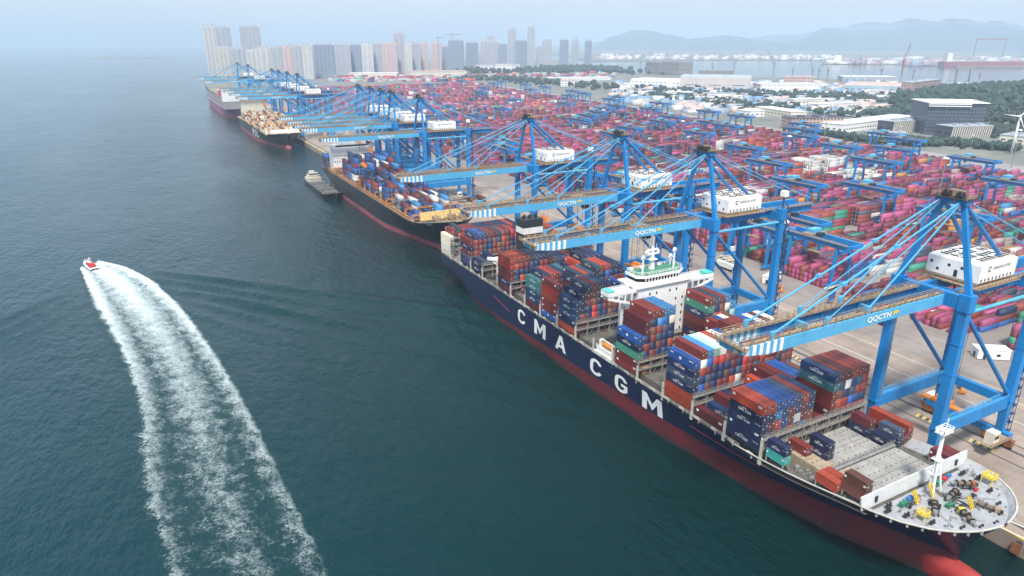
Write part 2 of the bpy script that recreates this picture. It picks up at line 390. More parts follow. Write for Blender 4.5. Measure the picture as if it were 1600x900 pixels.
def build_water():
    xs = np.concatenate([[-9000,-6000,-4000,-2500,-1600,-1100,-800,-650,-520,-440], np.arange(-380, 140, 2.6), [150,180,260,500,1000,2000,4000,7000,13000,23500]])
    ys = np.concatenate([[-1500,-600,-200,0,60], np.arange(90, 560, 2.6), [575,600,650,750,900,1200,1600,2200,3000,4200,6000,9000,14000,21500]])
    X, Y = np.meshgrid(xs, ys); Z = np.zeros_like(X)
    # the boat's divergent waves: crests running off the wake at a shallow angle on either side
    wr = np.array([(p.x, p.y) for p in WR]); wl = np.array([(p.x, p.y) for p in WL])
    def arm(poly, apex, ang, sgn):
        d = np.array([math.cos(ang), math.sin(ang)]); n = np.array([-d[1], d[0]])
        s = (X-apex[0])*d[0]+(Y-apex[1])*d[1]; t = (X-apex[0])*n[0]+(Y-apex[1])*n[1]
        return s, t
    for apex, ang, amp in ((wr[10], R(-47), 2.2), (wl[14], R(-128), 1.2), (wr[26], R(-55), 1.5)):
        s, t = arm(None, apex, ang, 1)
        env = np.clip((s-6)/60, 0, 1)*np.exp(-np.clip(s, 0, None)/330.)
        width = 10+.07*np.clip(s, 0, None)
        for k, off in enumerate((0, 13, 27)):
            u = 1.5*(t+off*(1 if amp > 1.4 else -1)*(.7+.0022*np.clip(s,0,None)))/(width*.42)
            Z += amp*env*(.8**k)*np.exp(-u*u)*np.cos(u*1.7)*np.where(s > 0, 1, 0)
    Z += .05*np.sin(X*.19+Y*.05)+.04*np.sin(X*.09-Y*.13)
    inner = (X > -380) & (X < 139) & (Y >= 90) & (Y <= 560)
    Z = np.where(inner, Z, 0)
    ny, nx = X.shape
    v = np.stack([X.ravel(), Y.ravel(), Z.ravel()], 1)
    idx = np.arange(nx*ny).reshape(ny, nx)
    f = np.stack([idx[:-1,:-1].ravel(), idx[:-1,1:].ravel(), idx[1:,1:].ravel(), idx[1:,:-1].ravel()], 1)
    me = bpy.data.meshes.new('water'); me.from_pydata(v.tolist(), [], f.tolist())
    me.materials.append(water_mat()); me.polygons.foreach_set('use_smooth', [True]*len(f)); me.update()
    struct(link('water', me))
build_water()
def build_wake():
    m, nt, b = nodes_of('wake_foam'); N = nt.nodes; L = nt.links
    out = N['Material Output']
    b.inputs['Base Color'].default_value = (.60, .70, .71, 1); b.inputs['Roughness'].default_value = .8
    uv = N.new('ShaderNodeAttribute'); uv.attribute_name = 'foam'      # r: across 0-1, g: along 0-1
    sp = N.new('ShaderNodeSeparateColor'); L.new(uv.outputs['Color'], sp.inputs[0])
    def math_(op, a, b_=None, c=None):
        n = N.new('ShaderNodeMath'); n.operation = op
        for i, q in enumerate((a, b_, c)):
            if q is None: continue
            if isinstance(q, (int, float)): n.inputs[i].default_value = q
            else: L.new(q, n.inputs[i])
        return n.outputs[0]
    u, vv = sp.outputs[0], sp.outputs[1]
    tc = N.new('ShaderNodeTexCoord')
    cb = N.new('ShaderNodeCombineXYZ'); L.new(math_('MULTIPLY', u, 60), cb.inputs[0]); L.new(math_('MULTIPLY', vv, 330), cb.inputs[1])
    def noise(vec, sc, det, ro=.6, dist=0):
        n = N.new('ShaderNodeTexNoise'); n.inputs['Scale'].default_value = sc; n.inputs['Detail'].default_value = det
        n.inputs['Roughness'].default_value = ro; n.inputs['Distortion'].default_value = dist
        L.new(vec, n.inputs['Vector']); return n.outputs[0]
    fine = noise(tc.outputs['Object'], 1.3, 10, .72, .9)
    med = noise(tc.outputs['Object'], .13, 5, .6, .5)
    st = noise(cb.outputs[0], .22, 4, .6, .3)
    # distance from either edge (negative outside), made ragged and feathered
    us = math_('DIVIDE', math_('SUBTRACT', u, .097), .806)
    rag = math_('ADD', math_('MULTIPLY', math_('SUBTRACT', med, .5), .14), math_('MULTIPLY', math_('SUBTRACT', fine, .5), .16))
    ue = math_('ADD', us, rag)
    edge = math_('MINIMUM', ue, math_('SUBTRACT', 1, ue))
    def ramp(x, a, b_, c, d_):
        n = N.new('ShaderNodeMapRange'); L.new(x, n.inputs[0])
        for k, q in enumerate((a, b_, c, d_)): n.inputs[k+1].default_value = q
        return n.outputs[0]
    ofall = ramp(edge, -.075, .03, 0, 1)
    e1o = math_('MULTIPLY', ofall, ramp(edge, .03, .22, 1, 0))
    cen = math_('ABSOLUTE', math_('SUBTRACT', ue, .52))
    c1 = N.new('ShaderNodeMapRange'); L.new(cen, c1.inputs[0]); c1.inputs[1].default_value = .0; c1.inputs[2].default_value = .29; c1.inputs[3].default_value = .8; c1.inputs[4].default_value = 0
    core = math_('MAXIMUM', e1o, c1.outputs[0])
    # strong near the boat, thin further astern
    fr = N.new('ShaderNodeFloatCurve') if False else N.new('ShaderNodeValToRGB')
    el = fr.color_ramp.elements
    el[0].position = 0; el[0].color = (1, 1, 1, 1); el[1].position = 1; el[1].color = (.24, .24, .24, 1)
    for p, c in ((.06, .93), (.18, .76), (.4, .54), (.7, .35)):
        e = el.new(p); e.color = (c, c, c, 1)
    L.new(vv, fr.inputs[0])
    fs = N.new('ShaderNodeSeparateColor'); L.new(fr.outputs[0], fs.inputs[0])
    age = fs.outputs[0]
    lvl = math_('MULTIPLY', math_('MULTIPLY', age, ofall), math_('ADD', math_('MULTIPLY', core, .62), .48))
    lvl = math_('ADD', lvl, math_('MULTIPLY', math_('SUBTRACT', st, .5), .5))
    thr = math_('SUBTRACT', .92, lvl)
    mix = math_('ADD', math_('MULTIPLY', fine, .8), math_('MULTIPLY', med, .25))
    d = math_('SUBTRACT', mix, math_('MULTIPLY', thr, .95))
    al = N.new('ShaderNodeMapRange'); L.new(d, al.inputs[0]); al.inputs[1].default_value = -.14; al.inputs[2].default_value = .32; al.inputs[3].default_value = 0; al.inputs[4].default_value = 1
    rim = math_('MINIMUM', u, math_('SUBTRACT', 1, u)); eo_ = ramp(rim, 0, .03, 0, 1)
    alpha = math_('MULTIPLY', math_('MULTIPLY', al.outputs[0], eo_), .93)
    bp = N.new('ShaderNodeBump'); bp.inputs['Distance'].default_value = .6; bp.inputs['Strength'].default_value = .8
    L.new(fine, bp.inputs['Height']); L.new(bp.outputs[0], b.inputs['Normal'])
    # churned water under the foam is a paler green
    wb = N.new('ShaderNodeBsdfPrincipled'); wb.inputs['Base Color'].default_value = (.004, .06, .066, 1); wb.inputs['Roughness'].default_value = .2
    L.new(bp.outputs[0], wb.inputs['Normal'])
    tr = N.new('ShaderNodeBsdfTransparent')
    m1 = N.new('ShaderNodeMixShader'); L.new(tr.outputs[0], m1.inputs[1]); L.new(wb.outputs[0], m1.inputs[2])
    L.new(math_('MULTIPLY', math_('MULTIPLY', eo_, ofall), math_('MULTIPLY', age, .9)), m1.inputs[0])
    m2 = N.new('ShaderNodeMixShader'); L.new(alpha, m2.inputs[0]); L.new(m1.outputs[0], m2.inputs[1]); L.new(b.outputs[0], m2.inputs[2])
    L.new(m2.outputs[0], out.inputs['Surface'])
    nu = 49; v = []; col = []
    for i in range(160):
        a, c = WL[i], WR[i]
        for j in range(nu):
            t = j/(nu-1); tt = -.12+1.24*t
            p = a.lerp(c, tt)
            ed = min(t, 1-t); young = max(0, 1-i/45)
            h = .35+.75*math.exp(-((ed-.15)/.06)**2)*(.35+.65*young)*(.7+.5*rnd.random())+.5*young*math.exp(-((t-.5)/.15)**2)*rnd.random()
            v.append((p.x, p.y, (h if ed > .05 else .15))); col += [t, i/159, 0, 1]
    f = [(i*nu+j, i*nu+j+1, (i+1)*nu+j+1, (i+1)*nu+j) for i in range(159) for j in range(nu-1)]
    me = bpy.data.meshes.new('wake_foam'); me.from_pydata(v, [], f); me.materials.append(m)
    at = me.color_attributes.new('foam', 'FLOAT_COLOR', 'POINT'); at.data.foreach_set('color', col)
    me.polygons.foreach_set('use_smooth', [True]*len(f)); me.update()
    tag(link('wake_foam', me), 'long curved white wake of foam astern of the red speedboat', 'wake', kind='stuff')
build_wake()
# ------------------------------------------------------------------ ground
def ground_mat(name, c, c2, scale, seams=0):
    m, nt, b = nodes_of(name); N = nt.nodes; L = nt.links
    tc = N.new('ShaderNodeTexCoord')
    def noise(sc, det, stretch=(1,1,1)):
        mp = N.new('ShaderNodeMapping'); mp.inputs['Scale'].default_value = stretch
        L.new(tc.outputs['Object'], mp.inputs[0])
        n = N.new('ShaderNodeTexNoise'); n.inputs['Scale'].default_value = sc; n.inputs['Detail'].default_value = det; n.inputs['Roughness'].default_value = .7
        L.new(mp.outputs[0], n.inputs['Vector']); return n.outputs[0]
    a = noise(scale, 8)
    cr = N.new('ShaderNodeValToRGB'); cr.color_ramp.elements[0].position = .32; cr.color_ramp.elements[1].position = .66
    cr.color_ramp.elements[0].color = (*c2, 1); cr.color_ramp.elements[1].color = (*c, 1); L.new(a, cr.inputs[0])
    st = noise(.25, 6, (1, .05, 1))              # tyre-worn streaks along the quay
    r = N.new('ShaderNodeMapRange'); r.inputs[1].default_value = .5; r.inputs[2].default_value = .75; r.inputs[3].default_value = 0; r.inputs[4].default_value = .45; L.new(st, r.inputs[0])
    mx = N.new('ShaderNodeMix'); mx.data_type = 'RGBA'; L.new(r.outputs[0], mx.inputs[0]); L.new(cr.outputs[0], mx.inputs[6]); mx.inputs[7].default_value = (*[q*.55 for q in c2], 1)
    o = mx.outputs[2]
    sp_ = noise(.085, 7, (1, .4, 1)); r5 = N.new('ShaderNodeMapRange'); r5.inputs[1].default_value = .55; r5.inputs[2].default_value = .7; r5.inputs[3].default_value = 0; r5.inputs[4].default_value = .5; L.new(sp_, r5.inputs[0])
    m5 = N.new('ShaderNodeMix'); m5.data_type = 'RGBA'; L.new(r5.outputs[0], m5.inputs[0]); L.new(o, m5.inputs[6]); m5.inputs[7].default_value = (*[q*.6 for q in c2], 1); o = m5.outputs[2]
    if seams:
        br = N.new('ShaderNodeTexBrick'); br.inputs['Scale'].default_value = 1; br.inputs['Brick Width'].default_value = seams; br.inputs['Row Height'].default_value = seams
        br.inputs['Mortar Size'].default_value = .12; br.offset = 0
        L.new(tc.outputs['Object'], br.inputs['Vector'])
        m3 = N.new('ShaderNodeMix'); m3.data_type = 'RGBA'; m3.inputs[0].default_value = 0
        mm = N.new('ShaderNodeMath'); mm.operation = 'MULTIPLY'; mm.inputs[1].default_value = .4; L.new(br.outputs['Fac'], mm.inputs[0]); L.new(mm.outputs[0], m3.inputs[0])
        L.new(o, m3.inputs[6]); m3.inputs[7].default_value = (*[q*.5 for q in c2], 1); o = m3.outputs[2]
    L.new(o, b.inputs['Base Color']); b.inputs['Roughness'].default_value = .9
    return m
QX = 181.0
G = 5.0
apron_m = ground_mat('apron_concrete', (.36, .295, .245), (.225, .18, .148), .05, 9)
yard_m = ground_mat('yard_paving', (.28, .25, .225), (.19, .165, .15), .05, 8)
land_m = ground_mat('open_land', (.23, .225, .20), (.10, .125, .10), .012)
def yard_edge(Y): return 745+(Y-400)*.107
mb = MB()
inlet_near = [gp(x, y, 4) for x, y in [(925,109),(985,113),(1040,118),(1110,121),(1190,121),(1260,122),(1330,124),(1420,127),(1480,131),(1545,133),(1600,137)]]
pts = [(QX+.6, -300), (900, -300), (2600, 300), (3600, 1000), (3300, 1350)]+[(p.x, p.y) for p in reversed(inlet_near)]+[(2700, 4300), (1200, 5200), (600, 5000), (450, 4000), (352, 3490), (285, 2900), (190, 2300), (QX+.6, 2090)]
mb = MB(); mb.prism(pts, -2, G-.06)
struct(mb.build('land', land_m))
struct(MB().box(QX, 262, -280, 2080, -2, G).build('quay_apron', apron_m))
mb = MB(); mb.prism([(262, -280), (700, -280), (yard_edge(60), 60), (yard_edge(2080), 2080), (262, 2080)], -2, G-.004)
struct(mb.build('container_yard_ground', yard_m))
# road inland of the yard
road_m = ground_mat('road_asphalt', (.30, .29, .28), (.22, .21, .21), .05)
mb = MB()
rows = []
for Y in range(60, 2081, 40): rows.append([(yard_edge(Y)+4, Y, G-.03), (yard_edge(Y)+46, Y, G-.03)])
struct(mb.grid([[r[1], r[0]] for r in rows]).build('road', road_m))
mb = MB()
for k in range(6):
    o = 4+7*k
    for Y in range(70, 2060, 24): mb.box(yard_edge(Y)+o, yard_edge(Y)+o+.3, Y, Y+12, G-.028, G-.02)
struct(mb.build('road_markings', M['white']))
# rails, hazard strips, kerb, bollards, fenders of the quay
mb = MB()
for X in (185.3, 186.7, 221.3, 222.7):
    mb.box(X-.09, X+.09, -200, 2060, G+.004, G+.12)
struct(mb.build('crane_rails', M['steel']))
mb = MB()
for X in (186, 222): mb.box(X-.4, X+.4, -200, 2060, G+.004, G+.012)
for X in (215.0, 226.5): mb.box(X-.25, X+.25, -200, 2060, G+.003, G+.009)
struct(mb.build('rail_troughs', M['dark']))
mb = MB()
for k in range(60):
    Y = 20+k*17.5
    for j in range(7):
        mb.poly([(216, Y+j*1.1, G+.012), (218.4, Y+j*1.1+.5, G+.012), (218.4, Y+j*1.1+1.05, G+.012), (216, Y+j*1.1+.55, G+.012)][::-1], j % 2)
        mb.poly([(189.2, Y+j*1.1, G+.012), (190.4, Y+j*1.1+.5, G+.012), (190.4, Y+j*1.1+1.05, G+.012), (189.2, Y+j*1.1+.55, G+.012)][::-1], j % 2)
for f in mb.f: pass
struct(mb.build('hazard_stripes', [M['yellow'], M['dark']]))
mb = MB()
for X in (242, 256): mb.box(X-.09, X+.09, -200, 2060, G+.006, G+.01)
struct(mb.build('apron_markings', M['white']))
struct(MB().box(QX+.02, QX+.6, -280, 2080, G+.002, G+.25).build('quay_kerb', M['yellow']))
# ------------------------------------------------------------------ containers
CC = {  # colour word -> paint
 'brick-red': (.215, .030, .026), 'maroon': (.13, .018, .024), 'orange-red': (.44, .062, .026), 'brown': (.17, .06, .04),
 'navy': (.010, .024, .085), 'dark-blue': (.014, .05, .15), 'blue': (.018, .10, .36), 'sky-blue': (.05, .26, .56),
 'slate': (.045, .075, .13), 'teal': (.05, .20, .22), 'turquoise': (.06, .45, .40), 'green': (.06, .28, .20),
 'mint': (.32, .52, .42), 'white': (.68, .68, .64), 'cream': (.66, .60, .46), 'orange': (.60, .24, .05), 'red': (.46, .035, .03),
 'magenta': (.42, .045, .17), 'charcoal': (.035, .04, .045), 'sand': (.52, .37, .2)}
CMAT = {}
def cmat(c):
    if c in CMAT: return CMAT[c]
    m = mat('container_paint_'+c.replace('-', '_'), CC[c] if c in ('white', 'cream', 'mint') else tuple(q*.72 for q in CC[c]), .5, var=.22, scale=.5, dirt=(.15,.085,.055), dirt_amt=.5)
    nt = m.node_tree; N = nt.nodes; L = nt.links; b = N['Principled BSDF']
    oi = N.new('ShaderNodeObjectInfo')           # each box faded a little differently
    mr = N.new('ShaderNodeMapRange'); mr.inputs[3].default_value = .75; mr.inputs[4].default_value = 1.3; L.new(oi.outputs['Random'], mr.inputs[0])
    src = b.inputs['Base Color'].links[0].from_socket
    mx = N.new('ShaderNodeMix'); mx.data_type = 'RGBA'; mx.blend_type = 'MULTIPLY'; mx.inputs[0].default_value = 1
    L.new(src, mx.inputs[6]); L.new(mr.outputs[0], mx.inputs[7]); L.new(mx.outputs[2], b.inputs['Base Color'])
    CMAT[c] = m; return m
CMESH = {}
W_, H_ = 2.44, 2.62
def cont_mesh(c, L_=12.19):
    """steel box: corner posts, rails, corrugated sides, corrugated roof; long axis y, origin at the middle of its base"""
    k = ('b', c, L_)
    if k in CMESH: return CMESH[k]
    mb = MB(); w, h, l = W_/2, H_, L_/2
    for sx in (-1, 1):
        for sy in (-1, 1): mb.box(sx*w, sx*(w-.16), sy*l, sy*(l-.18), 0, h)
        mb.box(sx*w, sx*(w-.09), -l+.18, l-.18, 0, .16); mb.box(sx*w, sx*(w-.09), -l+.18, l-.18, h-.10, h-.002)
        n = int((L_-.36)/.56); y0 = -l+.18; st = (L_-.36)/n
        pr = []
        for i in range(n):
            y = y0+i*st; pr += [(w-.02, y+.02), (w-.02, y+st*.32), (w-.085, y+st*.5), (w-.085, y+st*.82)]
        pr.append((w-.02, y0+n*st-.01))
        for a, b in zip(pr[:-1], pr[1:]):
            q = [(sx*a[0], a[1], .15), (sx*b[0], b[1], .15), (sx*b[0], b[1], h-.09), (sx*a[0], a[1], h-.09)]
            mb.poly(q if sx > 0 else q[::-1])
    n = int((L_-.4)/.6); st = (L_-.4)/n
    mb.box(-w+.12, w-.12, -l+.1, l-.1, h-.14, h-.055)
    for i in range(n): mb.box(-w+.14, w-.14, -l+.25+i*st, -l+.25+i*st+st*.45, h-.06, h-.02)
    mb.box(-w+.1, w-.1, l-.12, l-.04, .1, h-.06); mb.box(-w+.1, w-.1, -l+.06, -l+.14, .1, h-.06)
    mb.box(-w+.12, w-.12, -l+.1, l-.1, .02, .14)
    for sx in (-1, 1):
        for sy in (-1, 1):
            for z in (0, h-.118): mb.box(sx*(w+.004), sx*(w-.18), sy*(l+.004), sy*(l-.18), z-.002, z+.122, 1)
    CMESH[k] = mb.mesh('shipping_container', [cmat(c), M['steel']]); return CMESH[k]
def door_mesh(c):
    k = ('d', c)
    if k in CMESH: return CMESH[k]
    mb = MB(); w, h = W_/2, H_
    for sx in (-1, 1):
        mb.box(sx*.015, sx*(w-.17), -.05, 0, .14, h-.14)
        for z in (.5, 1.1, 1.75, 2.2): mb.box(sx*.06, sx*(w-.22), -.075, -.052, z, z+.22)
    for x in (-.85, -.35, .35, .85):
        mb.tube((x, -.11, .1), (x, -.11, h-.1), .03, 6, 1)
        for z in (.12, h-.2): mb.box(x-.06, x+.06, -.14, -.08, z, z+.09, 1)
    mb.box(-.72, -.4, -.082, -.076, 1.35, 1.6, 2); mb.box(.45, 1.0, -.082, -.076, 1.98, 2.15, 2)
    CMESH[k] = mb.mesh('door', [cmat(c), M['steel'], M['white']]); return CMESH[k]
def letter_mesh(kind):
    k = ('t', kind)
    if k in CMESH: return CMESH[k]
    mb = MB(); x = -W_/2-.012
    if kind == 'cma':
        text_mb('CMA CGM', 4.6, .72, lambda u, v, d: (x, 2.7-u, .95+v), bold=.015, mb=mb)
        mb.box(x-.004, x+.004, 1.4, -.2, 1.9, 2.05)
        text_mb('CMAU 482', 1.9, .26, lambda u, v, d: (x, -3.7-u, 2.05+v), mb=mb)
    elif kind == 'emblem':
        for r0, n in ((.55, 14),):
            mb.poly([(x, .3+r0*math.cos(2*math.pi*i/n), 1.45+r0*.9*math.sin(2*math.pi*i/n)) for i in range(n)][::-1])
        mb.box(x-.004, x+.004, 4.9, 3.5, 1.9, 2.2); mb.box(x-.004, x+.004, -3.6, -5.4, 1.95, 2.2)
    else:
        mb.box(x-.004, x+.004, 5.2, 4.3, 1.5, 2.2); mb.box(x-.004, x+.004, -4.0, -5.5, 1.95, 2.2); mb.box(x-.004, x+.004, -4.0, -5.2, 1.6, 1.8)
    CMESH[k] = mb.mesh('lettering', [M['white']]); return CMESH[k]
STUFF = []   # (centre x, y, z0, dx, dy, dz, colour) boxes that are too small or hidden to count
def jit(c, a=.22):
    k = .78*(1+rnd.uniform(-a, a)); return tuple(min(.9, q*k+rnd.uniform(0, .008)) for q in c)
# --- the nearest ship's stow plan: bay -> (aft y, fore y, base z, text, rows)
X0, RW, ZB = 135.45, 2.53, 17.25
BAYS = [
 ('p', 336.5, 324.3, 15.9, 'sternmost bay', [4,5,5.5,5,5,5,5,5,5,5,5,5,5,5,5,5,4], 2.75),
 ('o', 310.3, 298.1, ZB, 'second bay from the stern', [5,6,6,6,6,6,6,6,6,6,5,5,5,6.5,6.5,6.5,6], 2.8),
 ('n', 297.3, 285.1, ZB, 'third bay from the stern', [2,2,3,1,1,1,1,1,2,2,1,1,2,7,7,7,6], 2.8),
 ('l', 267.6, 255.4, ZB, 'first bay ahead of the black funnel', [6,6,6,6,6,6,6,6,5,5,5,5,5,5,6,6,6], 2.72),
 ('k', 254.6, 242.4, ZB, 'second bay ahead of the black funnel', [0,0,1,1,2,2,3,3,3,3,4,5,6,6,6,6,5], 2.72),
 ('j', 241.4, 229.2, ZB, 'third bay ahead of the black funnel', [5,6,6,6,6,6,3,3,2,2,2,6,6,6,6,6,5], 2.7),
 ('i', 228.2, 216.0, ZB, 'second bay behind the white bridge', [6,3,4,4,7,7,7,2,2,2,2,3,3,4,4,4,3], 2.72),
 ('h', 214.5, 202.3, ZB, 'first bay behind the white bridge', [5,6,7,7,7,7,5,5,5,5,4,4,3,3,3,3,2], 2.78),
 ('f', 176.2, 164.0, ZB, 'first bay ahead of the white bridge', [5,7,8,8,8,8,1,0,0,0,0,1,8,8,8,8,7], 2.8),
 ('e', 163.0, 150.8, ZB, 'second bay ahead of the white bridge', [0,0,0,0,0,1,1,2,2,2,3,6,6,6,6,5,5], 2.75),
 ('d', 149.6, 137.4, ZB, 'third bay ahead of the white bridge', [6,7,7,7,7,7,7,7,8,8,8,8,8,8,8,7,7], 2.75),
 ('c', 135.7, 123.5, ZB, 'fourth bay ahead of the white bridge', [1,0,1,2,2,1,1,2,3,4,4,4,4,3,3,3,2], 2.75),
 ('b', 122.5, 110.3, ZB+.8, 'fifth bay ahead of the white bridge', [5,5,5,5,5,5,5,5,0,0,1,6,6,6,6,6,6], 2.8),
]
SPEC = {  # (bay, row, tier from the bottom) or (bay, row, 'top') colours read off the photo
 ('p',0,1):'cream',('p',0,2):'white',('p',0,3):'cream',('p',0,4):'cream',('p',1,5):'brick-red',('p',1,'top'):'red',('p',2,'top'):'slate',('p',3,'top'):'red',('p',4,'top'):'brick-red',
 ('o',0,1):'navy',('o',0,2):'navy',('o',0,3):'brick-red',('o',0,4):'navy',('o',0,5):'brick-red',('o',1,'top'):'dark-blue',('o',2,'top'):'blue',('o',3,'top'):'slate',('o',4,'top'):'brick-red',('o',5,'top'):'maroon',('o',6,'top'):'slate',('o',7,'top'):'brick-red',('o',8,'top'):'maroon',
 ('n',0,1):'navy',('n',0,2):'navy',('n',1,'top'):'slate',('n',2,'top'):'navy',
 ('l',0,'top'):'orange-red',('l',0,5):'red',('l',0,4):'brick-red',('l',0,3):'brick-red',('l',0,2):'navy',('l',0,1):'maroon',('l',1,'top'):'orange-red',('l',2,'top'):'orange-red',('l',3,'top'):'brick-red',('l',4,'top'):'slate',('l',5,'top'):'slate',('l',6,'top'):'dark-blue',('l',7,'top'):'navy',
 ('j',0,5):'teal',('j',0,4):'teal',('j',0,3):'dark-blue',('j',0,2):'dark-blue',('j',0,1):'maroon',('j',1,'top'):'navy',('j',2,'top'):'orange-red',('j',3,'top'):'brick-red',('j',4,'top'):'dark-blue',('j',5,'top'):'teal',
 ('i',0,6):'maroon',('i',0,5):'red',('i',0,4):'orange-red',('i',0,3):'brick-red',('i',0,2):'brick-red',('i',0,1):'blue',('i',4,'top'):'slate',('i',5,'top'):'orange-red',('i',6,'top'):'slate',
 ('h',0,5):'dark-blue',('h',0,4):'dark-blue',('h',0,3):'dark-blue',('h',0,2):'navy',('h',0,1):'orange-red',('h',1,'top'):'navy',('h',2,'top'):'slate',('h',3,'top'):'brick-red',('h',4,'top'):'slate',('h',5,'top'):'dark-blue',
 ('f',0,5):'blue',('f',0,4):'navy',('f',0,3):'green',('f',0,2):'brick-red',('f',0,1):'brick-red',('f',1,'top'):'maroon',('f',2,'top'):'brick-red',('f',3,'top'):'brick-red',('f',4,'top'):'sky-blue',('f',5,'top'):'sky-blue',('f',4,7):'blue',('f',5,7):'cream',('f',3,7):'sky-blue',
 ('f',12,'top'):'brick-red',('f',12,7):'green',('f',12,6):'dark-blue',('f',12,5):'brick-red',('f',12,4):'maroon',('f',13,'top'):'slate',('f',14,'top'):'brick-red',('f',15,'top'):'sky-blue',('f',16,'top'):'sky-blue',('f',15,7):'white',('f',16,6):'mint',
 ('d',0,6):'blue',('d',0,5):'navy',('d',0,4):'slate',('d',0,3):'navy',('d',0,2):'orange-red',('d',0,1):'orange-red',('d',1,'top'):'brick-red',('d',2,'top'):'sky-blue',('d',3,'top'):'mint',('d',4,'top'):'white',('d',5,'top'):'orange-red',('d',6,'top'):'white',('d',7,'top'):'blue',
 ('d',8,'top'):'brick-red',('d',9,'top'):'brick-red',('d',10,'top'):'brick-red',('d',11,'top'):'blue',('d',12,'top'):'white',('d',13,'top'):'maroon',('d',14,'top'):'white',('d',8,7):'maroon',('d',1,6):'white',
 ('e',11,'top'):'brick-red',('e',12,'top'):'blue',('e',13,'top'):'white',('c',0,1):'maroon',('c',2,'top'):'dark-blue',('c',9,'top'):'maroon',('c',10,'top'):'brick-red',('c',11,'top'):'blue',('c',12,'top'):'blue',
 ('b',0,5):'orange-red',('b',0,4):'navy',('b',0,3):'navy',('b',0,2):'navy',('b',0,1):'navy',('b',1,'top'):'orange-red',('b',2,'top'):'blue',('b',3,'top'):'blue',('b',4,'top'):'blue',('b',5,'top'):'slate',('b',6,'top'):'orange-red',('b',7,'top'):'dark-blue',
 ('b',11,6):'dark-blue',('b',11,5):'teal',('b',11,4):'brick-red',('b',11,3):'brick-red',('b',11,2):'maroon',('b',12,'top'):'brick-red',('b',13,'top'):'maroon',('b',14,'top'):'orange-red',('b',15,'top'):'brick-red',('b',16,'top'):'brick-red',
}
FRONT = ['brick-red']*6+['maroon']*5+['orange-red']*3+['navy']*8+['dark-blue']*4+['slate']*3+['blue']*1+['brown']*4+['red','brown','maroon']*1+(['teal','orange','white'] if 0 else [])
SIDEC = ['navy','navy','brick-red','maroon','dark-blue','slate','orange-red']
CONT = []      # every stowed box of this ship
for bi, (key, ya, yf, zb, txt, prof, th) in enumerate(BAYS):
    for r, n in enumerate(prof):
        nt_ = int(n); z = zb + (.0 if n == nt_ else th*.5)
        for t in range(1, nt_+1):
            c = SPEC.get((key, r, t)) or (SPEC.get((key, r, 'top')) if t == nt_ else None) or (rnd.choice(FRONT) if rnd.random() > .06 else rnd.choice(['white','orange','teal','sky-blue','red','blue']))
            CONT.append(dict(key=key, bay=txt, r=r, t=t, n=nt_, c=c, x=X0+RW*r+RW/2-.03, y=(ya+yf)/2, z=z+(t-1)*th, th=th, L=12.19, top=(t == nt_)))
hts = {b[0]: [b[3]+q*b[6] for q in b[5]] for b in BAYS}
order = [b[0] for b in BAYS]
NEXT = {'p':None,'o':'n','n':None,'l':'k','k':'j','j':'i','i':'h','h':None,'f':'e','e':'d','d':'c','c':'b','b':None}
for q in CONT:
    H0 = hts[q['key']]; left = H0[q['r']-1] if q['r'] else 0
    ft = NEXT[q['key']]; fr = hts[ft][q['r']] if ft else 0
    dist = math.sqrt(q['x']**2+q['y']**2+(124-q['z'])**2)
    a = 0
    if q['top']: a += 12.2*2.44*(124-q['z'])/dist
    if left < q['z']+.8*q['th']: a += 12.2*2.6*q['x']/dist
    if fr < q['z']+.8*q['th']: a += 2.44*2.6*q['y']/dist*(1.6 if not ft else 1)
    q['score'] = a/dist**2*1e4
    q['side'] = left < q['z']+.8*q['th']; q['front'] = fr < q['z']+.8*q['th']
